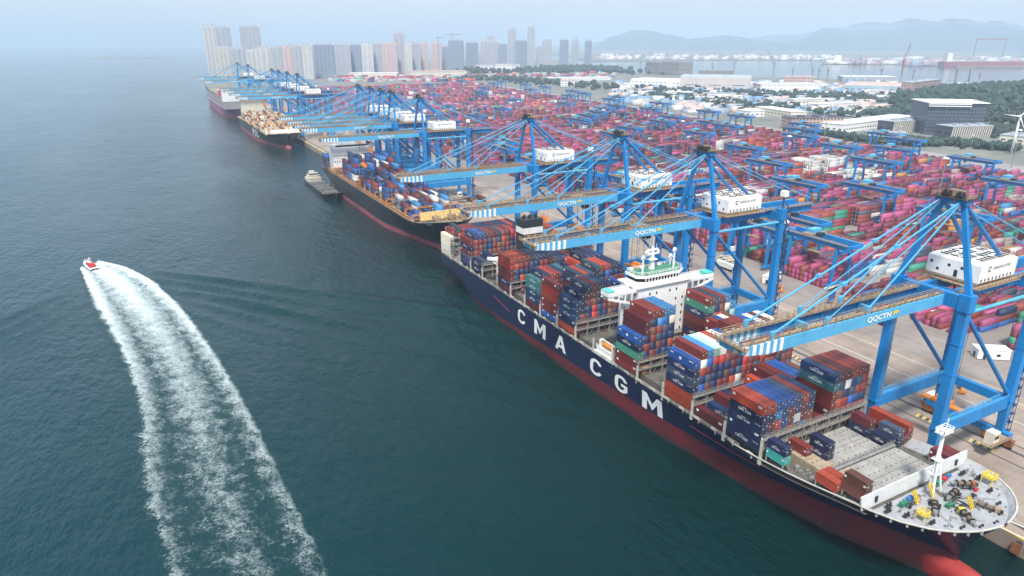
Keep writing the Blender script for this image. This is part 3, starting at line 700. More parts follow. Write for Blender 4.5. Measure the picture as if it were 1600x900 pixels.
# the loose boxes on the two foremost hatches, which carry labels of their own
LOOSE = [  # x, y, z, length, colour, label
 (136.9, 105.0, 18.5, 6.06, 'turquoise', 'turquoise short container under a navy one by the rail of the grey foredeck hatch'),
 (136.9, 105.0, 21.15, 6.06, 'navy', 'navy short container stacked on the turquoise one by the rail'),
 (146.2, 105.6, 18.1, 6.06, 'brick-red', 'single brick-red short container in the middle of the stained foredeck hatch'),
 (149.6, 101.6, 18.1, 6.06, 'navy', 'lower navy short container of the pair beside the single brick-red one on the hatch'),
 (149.6, 101.6, 20.75, 6.06, 'navy', 'upper navy short container of the pair beside the single brick-red one on the hatch'),
 (137.8, 90.0, 19.6, 6.06, 'orange-red', 'orange-red short container near the rail, just aft of the brown one by the breakwater'),
 (140.4, 90.0, 19.6, 6.06, 'orange-red', 'second orange-red short container, on the inboard side of its twin near the rail'),
 (139.2, 83.5, 20.6, 6.06, 'brown', 'lower brown short container hard against the white breakwater'),
 (139.2, 83.5, 23.25, 6.06, 'brown', 'upper brown short container hard against the white breakwater'),
 (177.0, 100.4, 18.0, 12.19, 'brick-red', 'lower brick-red long container at the quay side of the grey hatch'),
 (177.0, 100.4, 20.65, 12.19, 'orange-red', 'orange-red long container on top of the quay side stack by the grey hatch'),
 (174.4, 100.4, 18.0, 12.19, 'maroon', 'maroon long container beside the orange-red stack at the quay side'),
 (170.0, 104.2, 18.0, 6.06, 'navy', 'navy short container under the maroon one beyond the grey hatch'),
 (170.0, 104.2, 20.65, 6.06, 'maroon', 'maroon short container on top of a navy one beyond the grey hatch'),
 (170.0, 97.6, 18.0, 6.06, 'navy', 'lower navy short container with white lettering beyond the grey hatch'),
 (172.2, 97.0, 20.65, 6.06, 'slate', 'slate short container with white lettering on the stack beyond the grey hatch'),
 (172.5, 97.0, 18.0, 6.06, 'navy', 'navy short container beneath the slate one beyond the grey hatch'),
 (175.6, 82.6, 20.0, 6.06, 'brick-red', 'brick-red short container at the quay side, behind the white foremast'),
 (173.0, 82.6, 20.0, 6.06, 'brick-red', 'second brick-red short container behind the white foremast, nearer the mast'),
]
def place_container(c, x, y, z, L_, label, group, scale_z=1, lett=None, turn=False):
    o = link('shipping_container', cont_mesh(c, L_)); o.location = (x, y, z)
    o.scale = (1, 1, scale_z)
    tag(o, label, 'container', group)
    d = link('door', door_mesh(c), o); d.location = (0, -L_/2+.05, 0)
    if lett:
        t = link('lettering', letter_mesh(lett), o)
        if L_ < 7: t.scale = (1, .55, .8)
    return o
CONT.sort(key=lambda q: -q['score'])
NIND = 300-len(LOOSE)
for i, q in enumerate(CONT):
    if i < NIND and q['score'] > 0:
        lab = f"{q['c']} container, {ordw(q['r']+1)} row from the water, {ordw(q['t'])} tier, {q['bay']}"
        lett = None
        if q['side']:
            if q['c'] in ('navy', 'slate', 'dark-blue', 'teal'): lett = 'cma' if rnd.random() < .85 else 'small'
            elif q['c'] == 'blue': lett = 'emblem'
            else: lett = 'small' if rnd.random() < .5 else None
        place_container(q['c'], q['x'], q['y'], q['z'], 12.19, lab, 'containers stowed on the navy ship', (q['th']-.03)/H_, lett)
    else:
        STUFF.append((q['x'], q['y'], q['z'], 2.44, 12.19, q['th']-.03, jit(CC[q['c']])))
for x, y, z, L_, c, lab in LOOSE:
    place_container(c, x, y, z, L_, lab, 'containers stowed on the navy ship', 1, 'cma' if c in ('navy', 'slate') else 'small' if rnd.random() < .5 else None)
# ------------------------------------------------------------------ the nearest container ship
XC = 156.5
def lerp_tab(tab, x):
    if x <= tab[0][0]: return tab[0][1]
    for (a, va), (b, vb) in zip(tab[:-1], tab[1:]):
        if x <= b: return va+(vb-va)*(x-a)/(b-a)
    return tab[-1][1]
ship = empty('container_ship', (XC, 200, 0), 0, 'long navy container ship with big white letters along its side', 'ship', 'ships moored along the quay')
OFF = Vector((XC, 200, 0))
def sp(name, mb, mats, smooth=False):
    """a part of the ship, modelled in world metres"""
    mb.v = [(v[0]-OFF.x, v[1]-OFF.y, v[2]-OFF.z) for v in mb.v]
    return mb.build(name, mats, ship, smooth)
DK = [(58.8,0.0),(59.4,3.8),(60.2,7.0),(61.5,9.8),(63.5,13),(66.4,15.9),(71.5,19.2),(78,20.9),(90,21.4),(110,21.5),(333,21.5),(337,20.6)]
WL0 = [(66,0.2),(70,1.4),(73,2.6),(77,4.3),(84.7,7.1),(91,9.9),(110,14.2),(133,17.6),(161,20.6),(190,21.45),(286,21.4),(300,19.6),(312,15.5),(325,10.5),(333,6.5),(337,2)]
ZD = [(58.8,22.6),(66,22.1),(74,21.6),(80,21.0),(87,19.9),(98,18.0),(108,16.8),(118,16.0),(270,15.6),(337,14.8)]
BT = [(58,8.2),(91,8.3),(120,7.9),(180,6.6),(230,4.2),(270,2.4),(300,1.6),(337,1.2)]
STEM = [(58.8,22.2),(59.6,21.2),(62.7,17),(65.3,12.5),(66.2,8.2)]
def zlow(Y): return lerp_tab(STEM, Y) if Y < 66.2 else 8.2*max(0, min(1, (122-Y)/34))
def hb(Y, z):
    d = lerp_tab(DK, Y); w0 = lerp_tab(WL0, Y); zd = lerp_tab(ZD, Y)
    if Y > 290: w0 = min(w0, d); f = max(0, min(1, (z+1.5)/9)); return w0+(d-w0)*f**.55
    zl = zlow(Y); f = max(0, min(1, (z-zl)/(zd-zl))); w0 = min(w0, d) if Y > 66.2 else 0
    return w0+(d-w0)*f**(1.75 if Y > 68 else 1.15)
YS = [58.85,59.2,59.7,60.4,61.5,63,64.6,65.6,66.25,67.5,69,71,73,75,77.5,80,83,86,93,101,110,120,132,146,160,175,190,210,235,260,275,286,294,302,310,318,326,332,337]
def each(name, mbs, mats, smooth=False):
    for m_ in mbs: sp(name, m_, mats, smooth)
def zs_at(Y):
    b, d = lerp_tab(BT, Y), lerp_tab(ZD, Y)
    if Y < 66.2: b = max(b, zlow(Y))
    return [-3, -1, 0, b*.25, b*.5, b*.75, b], [b, b+(d-b)*.17, b+(d-b)*.34, b+(d-b)*.5, b+(d-b)*.67, b+(d-b)*.84, d]
for nm, which, m_, in (('boot_top', 0, M['boot']), ('hull', 1, M['navy'])):
    mb = MB()
    for sgn in (-1, 1):
        rows = []
        for Y in YS:
            if which == 0 and Y < 66.2: continue
            zz = zs_at(Y)[which]
            rows.append([(XC+sgn*hb(Y, z), Y, z) for z in zz])
        mb.grid(rows if sgn > 0 else [r[::-1] for r in rows])
    # transom
    zz = zs_at(337)[which]; mb.grid([[(XC-hb(337, z), 337, z), (XC+hb(337, z), 337, z)] for z in zz])
    sp(nm, mb, m_, True)
# bulbous bow, showing because the ship is light
mb = MB(); rows = []
for i in range(19):
    t = i/18; Y = 54.5+t*30; k = math.sqrt(max(0, 1-(1-min(1, t*2.6))**2))
    rows.append([(XC+2.9*k*math.sin(a)*(1 if math.cos(a) > 0 else .8), Y, 2.4+4.7*k*math.cos(a)*(1-.1*t)) for a in [2*math.pi*j/16 for j in range(17)]])
mb.grid(rows); sp('bulb', mb, M['boot_lt'], True)
# decks
mb = MB(); rows = []
for Y in [59.6,60.4,61.5,63.5,66.4,70,74,77.9]:
    z = lerp_tab(ZD, Y)-1.0; h = hb(Y, z)-.12
    rows.append([(XC-h, Y, z), (XC, Y, z+.12), (XC+h, Y, z)])
mb.grid(rows); sp('foredeck', mb, M['deckgrey'])
mb = MB()
rows = [[(XC-hb(Y, lerp_tab(ZD, Y))+.15, Y, max(15.0, lerp_tab(ZD, Y)-1.6)), (XC+hb(Y, lerp_tab(ZD, Y))-.15, Y, max(15.0, lerp_tab(ZD, Y)-1.6))] for Y in [78.1,82,86,92,98,104,110]]
mb.grid(rows); mb.quad((135.4, 336.6, 14.6), (135.4, 110, 15.2), (177.6, 110, 15.2), (177.6, 336.6, 14.6)); sp('main_deck', mb, M['deckdark'])
for sgn in (-1, 1):
    mb = MB(); mb.grid([[(XC+sgn*max(.05, hb(Y, lerp_tab(ZD, Y)-q)-.34+.12*(q < .1)), Y, lerp_tab(ZD, Y)-q) for q in (1.75, 1.3, .9, .45, -.02)] for Y in [59.5,60.4,61.5,63,64.6,65.6,66.25,67.5,69,71,73,75,77.5,80,83,86,93,101,110]])
    sp('bulwark', mb, M['deckgrey'])
# white bulwark cap of the bow and the rail strip along the side
for sgn in (-1, 1):
    mb = MB()
    pts = [(XC+sgn*(hb(Y, lerp_tab(ZD, Y))-.1), Y, lerp_tab(ZD, Y)+.06) for Y in [58.95]+YS[1:22]]
    for a, b in zip(pts[:-1], pts[1:]): mb.bar(a, b, .38, .22)
    for Y in [60.2,61.5,63,65,67.5,70,73,76]:
        z = lerp_tab(ZD, Y); h = hb(Y, z); mb.bar((XC+sgn*(h-.25), Y, z-1.05), (XC+sgn*(h-.25), Y, z), .12, .5)
    sp('bulwark_rail', mb, M['post'])
for X in (135.25, 177.75):
    mb = MB()
    mb.rail([(X, 117, 15.95), (X, 335, 15.0)], 1.1, .05, 3.05)
    for Y in range(112, 330, 7):
        mb.box(X-.16, X+.16, Y, Y+.35, 15.2, 16.8); mb.box(X-.1, X+.4 if X < 150 else X-.4, Y+.5, Y+2.2, 16.1, 16.6)
    sp('side_rail', mb, M['post'])
# hatch covers
for key, ya, yf, zb, *_ in BAYS:
    if key == 'p': continue
    for a, b in ((137.9, 149.9), (150.2, 162.8), (163.1, 175.1)): sp('hatch_cover', MB().box(a, b, yf-.1, ya+.1, 15.3, zb-.06), M['deckdark'])
sp('hatch_cover', MB().box(137.9, 175.1, 190.3, 201.5, 15.3, 16.6), M['deckdark'])
mb = MB()
for (y0, y1, z, xs) in ((95.2, 108.3, 18.0, (143.4, 149.6, 156.4, 163.2, 168.3)), (79.6, 93.0, 19.4, (143.6, 149.6, 156.4, 163.2, 169.0))):
    for a, b in zip(xs[:-1], xs[1:]):
        for c, d in ((y0, (y0+y1)/2-.08), ((y0+y1)/2+.08, y1)):
            mb = MB(); mb.box(a+.08, b-.08, c, d, 15.4, z, 1 if (a < 145 and y0 > 90) or (rnd.random() < .12) else 0)
            for u in (.2, .5, .8):
                for v in (.25, .75):
                    mb.box(a+(b-a)*u-.28, a+(b-a)*u+.28, c+(d-c)*v-.12, c+(d-c)*v+.12, z-.01, z+.05, 2)
            sp('foredeck_hatch_cover', mb, [M['hatch'], M['hatch_br'], M['dark']])
mb = MB(); mb.box(142.5, 170, 93.4, 94.9, 15.4, 19.5); 
for X in np.arange(143, 170, 1.1): mb.box(X, X+.35, 93.3, 93.38, 18.2, 19.45, 1)
mb.rail([(142.6, 94.2, 19.5), (170, 94.2, 19.5)], 1.0, .05, 1.6)
sp('cross_walkway', mb, [M['steel'], M['dark']])
# container pedestals by the rail at the foremost bays
mb = MB()
for x, y, z, L_, c, lab in LOOSE:
    if (z < 19 or z in (19.6, 20.6, 20.0)):
        for sx in (-1.1, 1.1):
            for sy in (-L_/2+.25, L_/2-.25): mb.box(x+sx-.16, x+sx+.16, y+sy-.16, y+sy+.16, z-1.5, z-.004)
for k in range(30):
    Y = 82+k*.9; X = 138.4+rnd.uniform(0, 3.4); z = max(15.1, lerp_tab(ZD, Y)-1.6)
    mb.box(X, X+rnd.uniform(.3, 1.4), Y, Y+rnd.uniform(.2, .8), z, z+rnd.uniform(.3, 1.6))
    if k % 3 == 0: mb.tube((X+30, Y, 17.2), (X+33, Y, 17.2), .3, 6)
each('deck_fitting', mb.islands(), M['steel'])
# lashing bridges
def lashing(y, ztop, name='lashing_bridge', x0=135.5, x1=177.5, m_=None, mid=True):
    mb = MB(); n = 9
    for i in range(n):
        X = x0+(x1-x0)*i/(n-1)
        for dy in (-.35, .35): mb.box(X-.14, X+.14, y+dy-.09, y+dy+.09, 15.2, ztop)
        if i < n-1:
            X2 = x0+(x1-x0)*(i+1)/(n-1)
            a, b = (15.4, ztop-.2) if i % 2 else (ztop-.2, 15.4)
            mb.bar((X, y, a), (X2, y, b), .12, .12)
            mb.bar((X, y, (a+b)/2), (X2, y, (a+b)/2), .12, .12)
    for z in ((ztop, 19.6) if mid and ztop > 20.5 else (ztop,)):
        mb.box(x0-.2, x1+.2, y-.45, y+.45, z-.18, z)
        for dy in (-.45, .45): mb.rail([(x0, y+dy, z), (x1, y+dy, z)], 1.1, .04, 2.1)
    return mb
for y in (323.3, 311.3, 297.7, 284.3, 268.3, 255.0, 242.0, 228.7, 215.3, 201.7, 177.4, 163.5, 150.2, 136.5, 123.0):
    sp('lashing_bridge', lashing(y, 22.4), M['lash'])
sp('lashing_bridge', lashing(109.4, 22.4), M['lash'])
for y in (323.3, 310.9, 297.7, 284.3, 268.3, 255.0, 242.0, 228.7, 215.3, 201.7, 189.5, 177.4, 163.5, 150.2, 136.5, 123.0, 109.4):
    for X in (135.2, 177.8):
        mb = MB(); mb.box(X-.17, X+.17, y-.3, y+.3, 14.8, 21.2 if y not in (109.4,) else 23); mb.box(X-.1, X+.5 if X < 150 else X-.5, y-.6, y+.6, 14.9, 16.7); sp('side_post', mb, M['post'])
# deckhouse with bridge wings
mb = MB(); mb.box(145.4, 167.6, 178, 188.6, 15.2, 42.6)
mb.box(144.2, 168.8, 177.2, 189.0, 42.6, 43.0)
dh = sp('deckhouse', mb, M['white'])
def sub(name, mb, mats, par):
    mb.v = [(v[0]-OFF.x, v[1]-OFF.y, v[2]-OFF.z) for v in mb.v]
    return mb.build(name, mats, par)
mb = MB()
for z in (20.5, 23.5, 26.5, 29.5, 32.5, 35.5, 39.2):
    for k in range(7):
        if (k*7+int(z)) % 3: X = 147.2+k*3.05; mb.box(X, X+.62, 177.93, 178.03, z, z+.95)
    for k in range(3): mb.box(145.34, 145.43, 179.6+k*2.8, 180.2+k*2.8, z, z+.95)
for m_ in mb.islands(): sub('window', m_, M['glass'], dh)
for sgn in (-1, 1):
    mb = MB(); xi = 145.4 if sgn < 0 else 167.6; xt = 132.6 if sgn < 0 else 180.4
    mb.box(xi, xt, 178.0, 182.6, 41.2, 41.5)                     # wing deck
    mb.box(xi, xt, 177.9, 178.1, 41.5, 42.9); mb.box(xi, xt, 182.5, 182.7, 41.5, 42.7)
    mb.box(xt-.1, xt+.1, 178, 182.6, 41.5, 42.9)
    for y in (178.1, 182.3):                                       # bracket flange with open webs
        mb.bar((xi, y, 36.6), (xt, y, 40.8), .35, .9)
        for t in (.0, .22, .44, .66, .85):
            X = xi+(xt-xi)*t; mb.bar((X, y, 36.4+4.2*t), (X, y, 41.3), .35, .55)
    mb.quad((xi, 178.2, 36.3), (xt, 178.2, 40.5), (xt, 182.4, 40.5), (xi, 182.4, 36.3)) if sgn > 0 else mb.quad((xi, 182.4, 36.3), (xt, 182.4, 40.5), (xt, 178.2, 40.5), (xi, 178.2, 36.3))
    X = 140 if sgn < 0 else 173
    mb.box(X-.3, X+.3, 179.6, 180.2, 15.2, 38)
    sp('bridge_wing', mb, M['white'])
mb = MB()
for x0, x1 in ((132.5, 135.6), (177.4, 180.5)): mb = MB(); mb.box(x0, x1, 178.4, 182.2, 43.0, 43.25); mb.box(x0+.2, x1-.2, 178.5, 182.1, 41.5, 43.0); sp('wing_platform', mb, M['teal'])
mb = MB(); pts = [(146, 186.5), (146, 180.5), (149, 178.6), (164, 178.6), (167, 180.5), (167, 186.5)]
mb.prism(pts, 43.0, 44.0); mb.prism([(XC+(p[0]-XC)*1.02, 183+(p[1]-183)*1.05) for p in pts], 45.5, 46.5)
mb.prism([(XC+(p[0]-XC)*.95, 183+(p[1]-183)*.93) for p in pts], 44.0, 45.5, 1)
for i in range(12):
    t = i/11; X = 149+15*t; mb.box(X-.12, X+.12, 178.62, 178.9, 44.0, 45.5)
wh = sp('wheelhouse', mb, [M['white'], M['glass']])
mb = MB(); mb.prism([(XC+(p[0]-XC)*.98, 183+(p[1]-183)*.98) for p in pts], 46.5, 46.62)
sub('roof_deck', mb, M['green'], wh)
mb = MB(); mb.rail([(146.2,186.4,46.6),(146.2,180.6,46.6),(149,178.8,46.6),(164,178.8,46.6),(166.8,180.6,46.6),(166.8,186.4,46.6),(146.2,186.4,46.6)], 1.1, .06, 1.5)
mb.rail([(132.8,182.5,42.7),(145,182.5,42.7)], .6, .05, 1.5); mb.rail([(168,182.5,42.7),(180.2,182.5,42.7)], .6, .05, 1.5)
sub('railing', mb, M['white'], wh)
mb = MB(); X, Y = 155.5, 184
mb.bar((X, Y, 46.5), (X, Y, 55), 1.6, 1.6, 0, .7, .7); mb.box(X-3, X+3, Y-.4, Y+.4, 52.2, 52.5); mb.box(X-1.6, X+1.6, Y-1.2, Y+1.2, 50.2, 50.5)
mb.box(X-2.4, X+2.4, Y-.25, Y+.25, 53.6, 54.2); mb.ball((X-2.6, Y, 53.1), .7, 8); mb.ball((X+2.6, Y, 53), .6, 8); mb.tube((X, Y, 55), (X, Y, 58.5), .1)
for dx in (-1.6, 1.6): mb.tube((X+dx, Y, 52.4), (X+dx, Y, 56), .07)
sp('radar_mast', mb, M['white'])
for (x, y, h) in ((149, 181, 5.5), (163.5, 181.5, 6.5), (165, 185, 3)):
    mb = MB(); mb.bar((x, y, 46.5), (x, y, 46.5+h), .5, .5); mb.box(x-.9, x+.9, y-.3, y+.3, 46.5+h, 46.8+h); mb.ball((x, y, 47.2+h), .7, 8); sp('signal_mast', mb, M['white'])
for x in (147.5, 152, 160): mb = MB(); mb.ball((x, 185.4, 47.3), .75, 8); sp('antenna_dome', mb, M['white'])
# lifeboat station under the wing, by the rail
mb = MB(); mb.box(135.6, 138.4, 178.5, 188, 15.3, 18.6); mb.box(135.3, 135.6, 177.8, 189, 15.3, 17.2)
mb.rail([(135.5, 178, 18.6), (135.5, 188, 18.6)], 1.1, .06, 1.5)
sp('boat_station', mb, M['white'])
mb = MB(); mb.ball((137.3, 183, 20.2), 1, 10, 0, 1.25, 3.7, 1.15)
sp('lifeboat', mb, M['orange'], True)
mb = MB(); mb.box(136, 138, 178.8, 179.6, 18.6, 21.5); mb.box(136, 138, 186.4, 187.2, 18.6, 21.5); mb.bar((137, 178.8, 21.6), (137, 187.2, 21.6), .5, .4)
sp('davit', mb, M['cream'])
# funnel and engine casing
mb = MB(); mb.box(151.2, 161.8, 272, 279.4, 15.2, 38.6, 0); mb.box(151.19, 161.81, 271.99, 279.41, 38.6, 41.6, 1); mb.box(151.2, 161.8, 272, 279.4, 41.6, 45.4, 0)
for i in range(4): mb.box(151.1, 161.9, 271.9, 279.5, 16+i*7.5, 16.15+i*7.5, 0)
sp('funnel', mb, [M['funnel'], M['white']])
mb = MB()
for k in range(6): mb.tube((152.6+k*1.6, 275+(k % 2)*1.5, 45.4), (152.6+k*1.6, 275+(k % 2)*1.5, 47.0), .55, 8)
each('exhaust_pipe', mb.islands(), M['dark'])
mb = MB(); mb.box(144, 174, 270, 283.5, 15.2, 19.4); mb.box(146, 150.5, 271, 280, 19.4, 24); mb.box(163, 168, 273, 282, 19.4, 27)
sp('engine_casing', mb, M['cream'])
for (x, y) in ((140.2, 276), (172.5, 276)):
    mb = MB(); mb.box(x-.9, x+.9, y-.9, y+.9, 15.2, 27); mb.bar((x, y, 27), (x-5.5, y+1, 28), 1.5, 1.3); mb.bar((x, y, 24), (x-4.5, y+1, 27.6), .8, .8); mb.box(x-1.6, x+1.6, y-1.6, y+1.6, 26, 28)
    sp('stores_crane', mb, M['white'])
# stern platform and its lattice
mb = MB(); mb.box(135.6, 177.4, 311.5, 336.5, 15.0, 15.7)
for X in np.arange(136, 178, 5.2):
    for y in (312, 323.4): mb.box(X-.15, X+.15, y-.15, y+.15, 15.7, 26)
for z in (19, 22.5, 26):
    mb.box(135.8, 177.4, 323.1, 323.7, z-.12, z+.12); mb.box(135.8, 177.4, 311.7, 312.3, z-.12, z+.12)
for k in range(4): mb.bar((135.8, 323.3, 15.8+2.6*k), (135.8, 312, 18.4+2.6*k), .18, .18); mb.bar((135.8, 312, 15.8+2.6*k), (135.8, 323.3, 18.4+2.6*k), .18, .18)
sp('stern_frame', mb, M['lash'])
# breakwater, foremast and mooring gear
mb = MB()
mb.hexa([(135.5,79.0,20.0),(177.5,79.0,20.0),(177.5,79.3,20.0),(135.5,79.3,20.0),(135.3,79.6,23.5),(177.7,79.6,23.5),(177.7,79.9,23.5),(135.3,79.9,23.5)])
for k in range(16):
    X = 137+k*2.6; mb.poly([(X-.08, 79.3, 20.4), (X-.08, 80.9, 20.4), (X-.08, 79.9, 23.3)]); mb.poly([(X+.08, 79.3, 20.4), (X+.08, 79.9, 23.3), (X+.08, 80.9, 20.4)])
sp('breakwater', mb, mat('breakwater_grey_white', (.58, .60, .60), .6, var=.1, scale=.3, dirt=(.35,.28,.2), dirt_amt=.3))
mb = MB()
for X in (140.5, 172.5): mb.box(X-.4, X+.4, 78.95, 79.2, 20.9, 22.5)
each('breakwater_door', mb.islands(), M['dark'])
mb = MB(); X, Y, z0 = XC-.6, 75.6, 21.0
mb.tube((X, Y, z0), (X, Y, 37.6), .62, 10, 0, .38)
for dx in (-1, 1): mb.tube((X+dx*1.6, Y-1.7, z0), (X+dx*.3, Y-.3, 31), .22, 6)
for z in (26, 30): mb.box(X-1.1, X+1.1, Y-1, Y+1, z, z+.15)
mb.box(X-2.0, X+2.0, Y-1.1, Y+1.1, 37.4, 37.7); mb.rail([(X-2,Y-1.1,37.7),(X+2,Y-1.1,37.7),(X+2,Y+1.1,37.7),(X-2,Y+1.1,37.7),(X-2,Y-1.1,37.7)], 1, .06, 1)
mb.tube((X+.6, Y, 37.6), (X+.6, Y, 41), .12, 6); mb.ball((X-.9, Y, 38.5), .5)
for i in range(26): mb.box(X-.95, X-.55, Y-.05, Y+.05, z0+1+i*.6, z0+1.08+i*.6)
sp('foremast', mb, M['white'], False)
FD = 21.0
ROPE = mat('rope_brown', (.17,.125,.085), .9, var=.4, scale=2, bump=.4, bscale=8)
def winch(x, y, rz, col):
    mb = MB()
    for a in (-1.5, .2): mb.tube((a, 0, 1.0), (a+1.3, 0, 1.0), .5, 10, 0)
    for a in (-1.6, -.15, .15, 1.55): mb.tube((a, 0, 1.0), (a+.1, 0, 1.0), .82, 12, 1)
    mb.box(1.8, 2.7, -.6, .6, 0, 1.5, 2); mb.box(2.7, 3.3, -.35, .35, .3, 1.1, 1); mb.box(-2.1, -1.75, -.5, .5, 0, 1.4, 3); mb.box(-.1, .1, -.7, .7, 0, 1.2, 3)
    mb.box(-2.2, 3.3, -.9, -.6, 0, .2, 1); mb.box(-2.2, 3.3, .6, .9, 0, .2, 1); mb.tube((-2.1, 0, 1.0), (-3.0, 0, 1.0), .32, 10, 3); mb.box(-.9, -.2, .7, 1.3, 0, 1.0, 3); mb.box(.9, 1.3, -1.3, -.8, 0, 1.2, 1)
    c, s_ = math.cos(rz), math.sin(rz)
    mb.v = [(x+v[0]*c*1.05-v[1]*s_*1.05, y+v[0]*s_*1.05+v[1]*c*1.05, v[2]*1.05+FD) for v in mb.v]
    sp('winch', mb, [ROPE, M['dark'], col, M['steel']], False)
winch(149.5, 70.6, R(35), M['walk']); winch(158.0, 71.5, R(10), M['steel']); winch(152.6, 64.9, R(60), M['yellow']); winch(164.6, 72.8, R(-30), M['rust']); winch(160.4, 65.2, R(-70), M['walk'])
for (x, y) in ((142.0, 72.4), (144.6, 68), (148.6, 63.6), (152.6, 61.8), (156.8, 61), (161, 62.2), (164.8, 64.6), (168.6, 68.6), (171.6, 73), (139.8, 75.5), (141.6, 76.6), (170, 76)):
    mb = MB()
    for d in (-.55, .55): mb.tube((x+d, y, FD-.1), (x+d, y, FD+.85), .3, 8)
    mb.box(x-1, x+1, y-.4, y+.4, FD-.1, FD+.1); sp('bollard', mb, M['dark'])
for (x, y) in ((145.4, 73.8), (155.6, 67.8), (162.2, 69), (150, 75.3)): mb = MB(); mb.tube((x, y, FD), (x, y, FD+.9), .35, 8); mb.box(x-.5, x+.5, y-.5, y+.5, FD+.9, FD+1.1); sp('fairlead_roller', mb, M['dark'])
def platform(x, y, s=1.5, h=1.8):
    mb = MB(); mb.box(x-s, x+s, y-s, y+s, FD+h-.1, FD+h)
    for dx in (-s, s):
        for dy in (-s, s): mb.box(x+dx-.08, x+dx+.08, y+dy-.08, y+dy+.08, FD-.1, FD+h+1)
    mb.rail([(x-s,y-s,FD+h),(x+s,y-s,FD+h),(x+s,y+s,FD+h),(x-s,y+s,FD+h),(x-s,y-s,FD+h)], 1, .07, .8); sp('access_platform', mb, M['yellow'])
platform(144.0, 70.0, 1.0, 1.4); platform(171.6, 70.6, 1.2, 1.8)
for (x, y) in ((148.3, 73.8), (157.4, 66.4), (154.2, 73.7)):
    mb = MB(); mb.bar((x, y, FD), (x, y+1.6, FD+2.6), .9, .12); mb.rail([(x-.4, y, FD), (x-.4, y+1.4, FD+2.2)], 1, .06, .7); mb.rail([(x+.4, y, FD), (x+.4, y+1.4, FD+2.2)], 1, .06, .7); sp('access_ladder', mb, M['yellow'])
mb = MB()
for (x, y) in ((145.0, 75.2), (154, 69.7), (160.5, 76.2)): mb.box(x-1.1, x+1.1, y-.5, y+.5, FD, FD+.9)
each('deck_locker', mb.islands(), M['greenpaint'])
mb = MB(); mb.box(147.3, 149.2, 75.3, 76.3, FD, FD+.8); mb.box(164.6, 166, 76.4, 77, FD, FD+.9); each('deck_box', mb.islands(), M['bluepaint'])
mb = MB()
mb.box(162.4, 163.8, 76.0, 76.9, FD, FD+.9); mb.box(165.2, 166.2, 70.0, 70.5, FD, FD+.8); each('hydrant_box', mb.islands(), M['red'])
mb = MB()
for k in range(40):
    a = rnd.uniform(62.5, 76); X = XC+rnd.uniform(-1, 1)*(hb(a, 22)-2.2)
    if rnd.random() < .5: mb.box(X, X+rnd.uniform(.2, .7), a, a+rnd.uniform(.2, .7), FD-.2, FD+rnd.uniform(.2, .8))
    else: mb.tube((X, a, FD-.2), (X, a, FD+rnd.uniform(.4, 1.1)), .14, 6)
for p in ((150, 70, 143, 71), (158, 71, 166, 66), (152.6, 65, 156, 61.6), (160.4, 65, 162, 63), (149.5, 70, 147, 64.6)):
    mb.tube((p[0], p[1], FD+.7), (p[2], p[3], FD+.35), .07, 5)
each('mooring_gear', mb.islands(), M['steel'])
for k in range(9):
    X, Y = XC+rnd.uniform(-11, 11), rnd.uniform(64.5, 76); mb = MB()
    P = [Vector((X, Y, FD+.12))]
    for i in range(9): P.append(P[-1]+Vector((rnd.uniform(-1.3, 1.3), rnd.uniform(-1.2, 1.2), 0)))
    P = [p for p in P if abs(p.x-XC) < hb(max(60, p.y), 21.2)-1.5 and p.y > 61.5]
    for p, q in zip(P[:-1], P[1:]): mb.tube(p, q, .11, 5)
    if len(P) > 2: sp('mooring_rope', mb, ROPE)
each('anchor_chain', [MB().box(XC+dx-.2, XC+dx+.2, 61.5, 70.5, FD-.05, FD+.18) for dx in (-1.7, 1.7)], M['dark'])
# mooring lines run down from the bow
for n, (a, b) in enumerate((((154.5, 58.9, 22.6), (200, 12, 5.4)), ((158.5, 59.1, 22.6), (208, 20, 5.4)))):
    a, b = Vector(a), Vector(b); mb = MB()
    P = [a.lerp(b, i/14)-Vector((0, 0, 2.2*math.sin(math.pi*i/14))) for i in range(15)]
    for p, q in zip(P[:-1], P[1:]): mb.tube(p, q, .13, 6)
    sp('mooring_line', mb, M['cream'], False)
# lettering and marks on the side
for ch, y0, y1 in (('C', 247.4, 240.6), ('M', 232.8, 223.4), ('A', 215.6, 207.6), ('C', 190.6, 183.4), ('G', 175.4, 168.2), ('M', 160.2, 150.4)):
    zb_ = 6.6+.4*(247-y0)/90
    # the glyph hugs the plating, whatever the flare is there
    mb = glyph_mb(ch, y0-y1, 6.5, lambda u, v, d, y0=y0, zb_=zb_: (XC-hb(y0-u, zb_+.35+v)-.06, y0-u, zb_+.35+v)); sp('hull_letter', mb, M['white'])
for a, b in ((272, 256), (138, 112)):
    mb = MB()
    P = [a+(b-a)*i/12 for i in range(13)]
    za, zc = (11.0, 8.6) if a > 200 else (11.4, 11.0)
    mb.grid([[(XC-hb(y, za+(zc-za)*i/12)-.05, y, za+(zc-za)*i/12), (XC-hb(y, za+(zc-za)*i/12+.4)-.05, y, za+(zc-za)*i/12+.4)] for i, y in enumerate(P)][::-1])
    sp('hull_stripe', mb, M['pink'])
mb = MB()
P = [69.5+i*.6 for i in range(9)]
mb.grid([[(XC-hb(y, 16.2)-.06, y, 16.2), (XC-hb(y, 18.2)-.06, y, 18.2)] for y in P][::-1]); sp('bow_panel', mb, M['truckblue'])
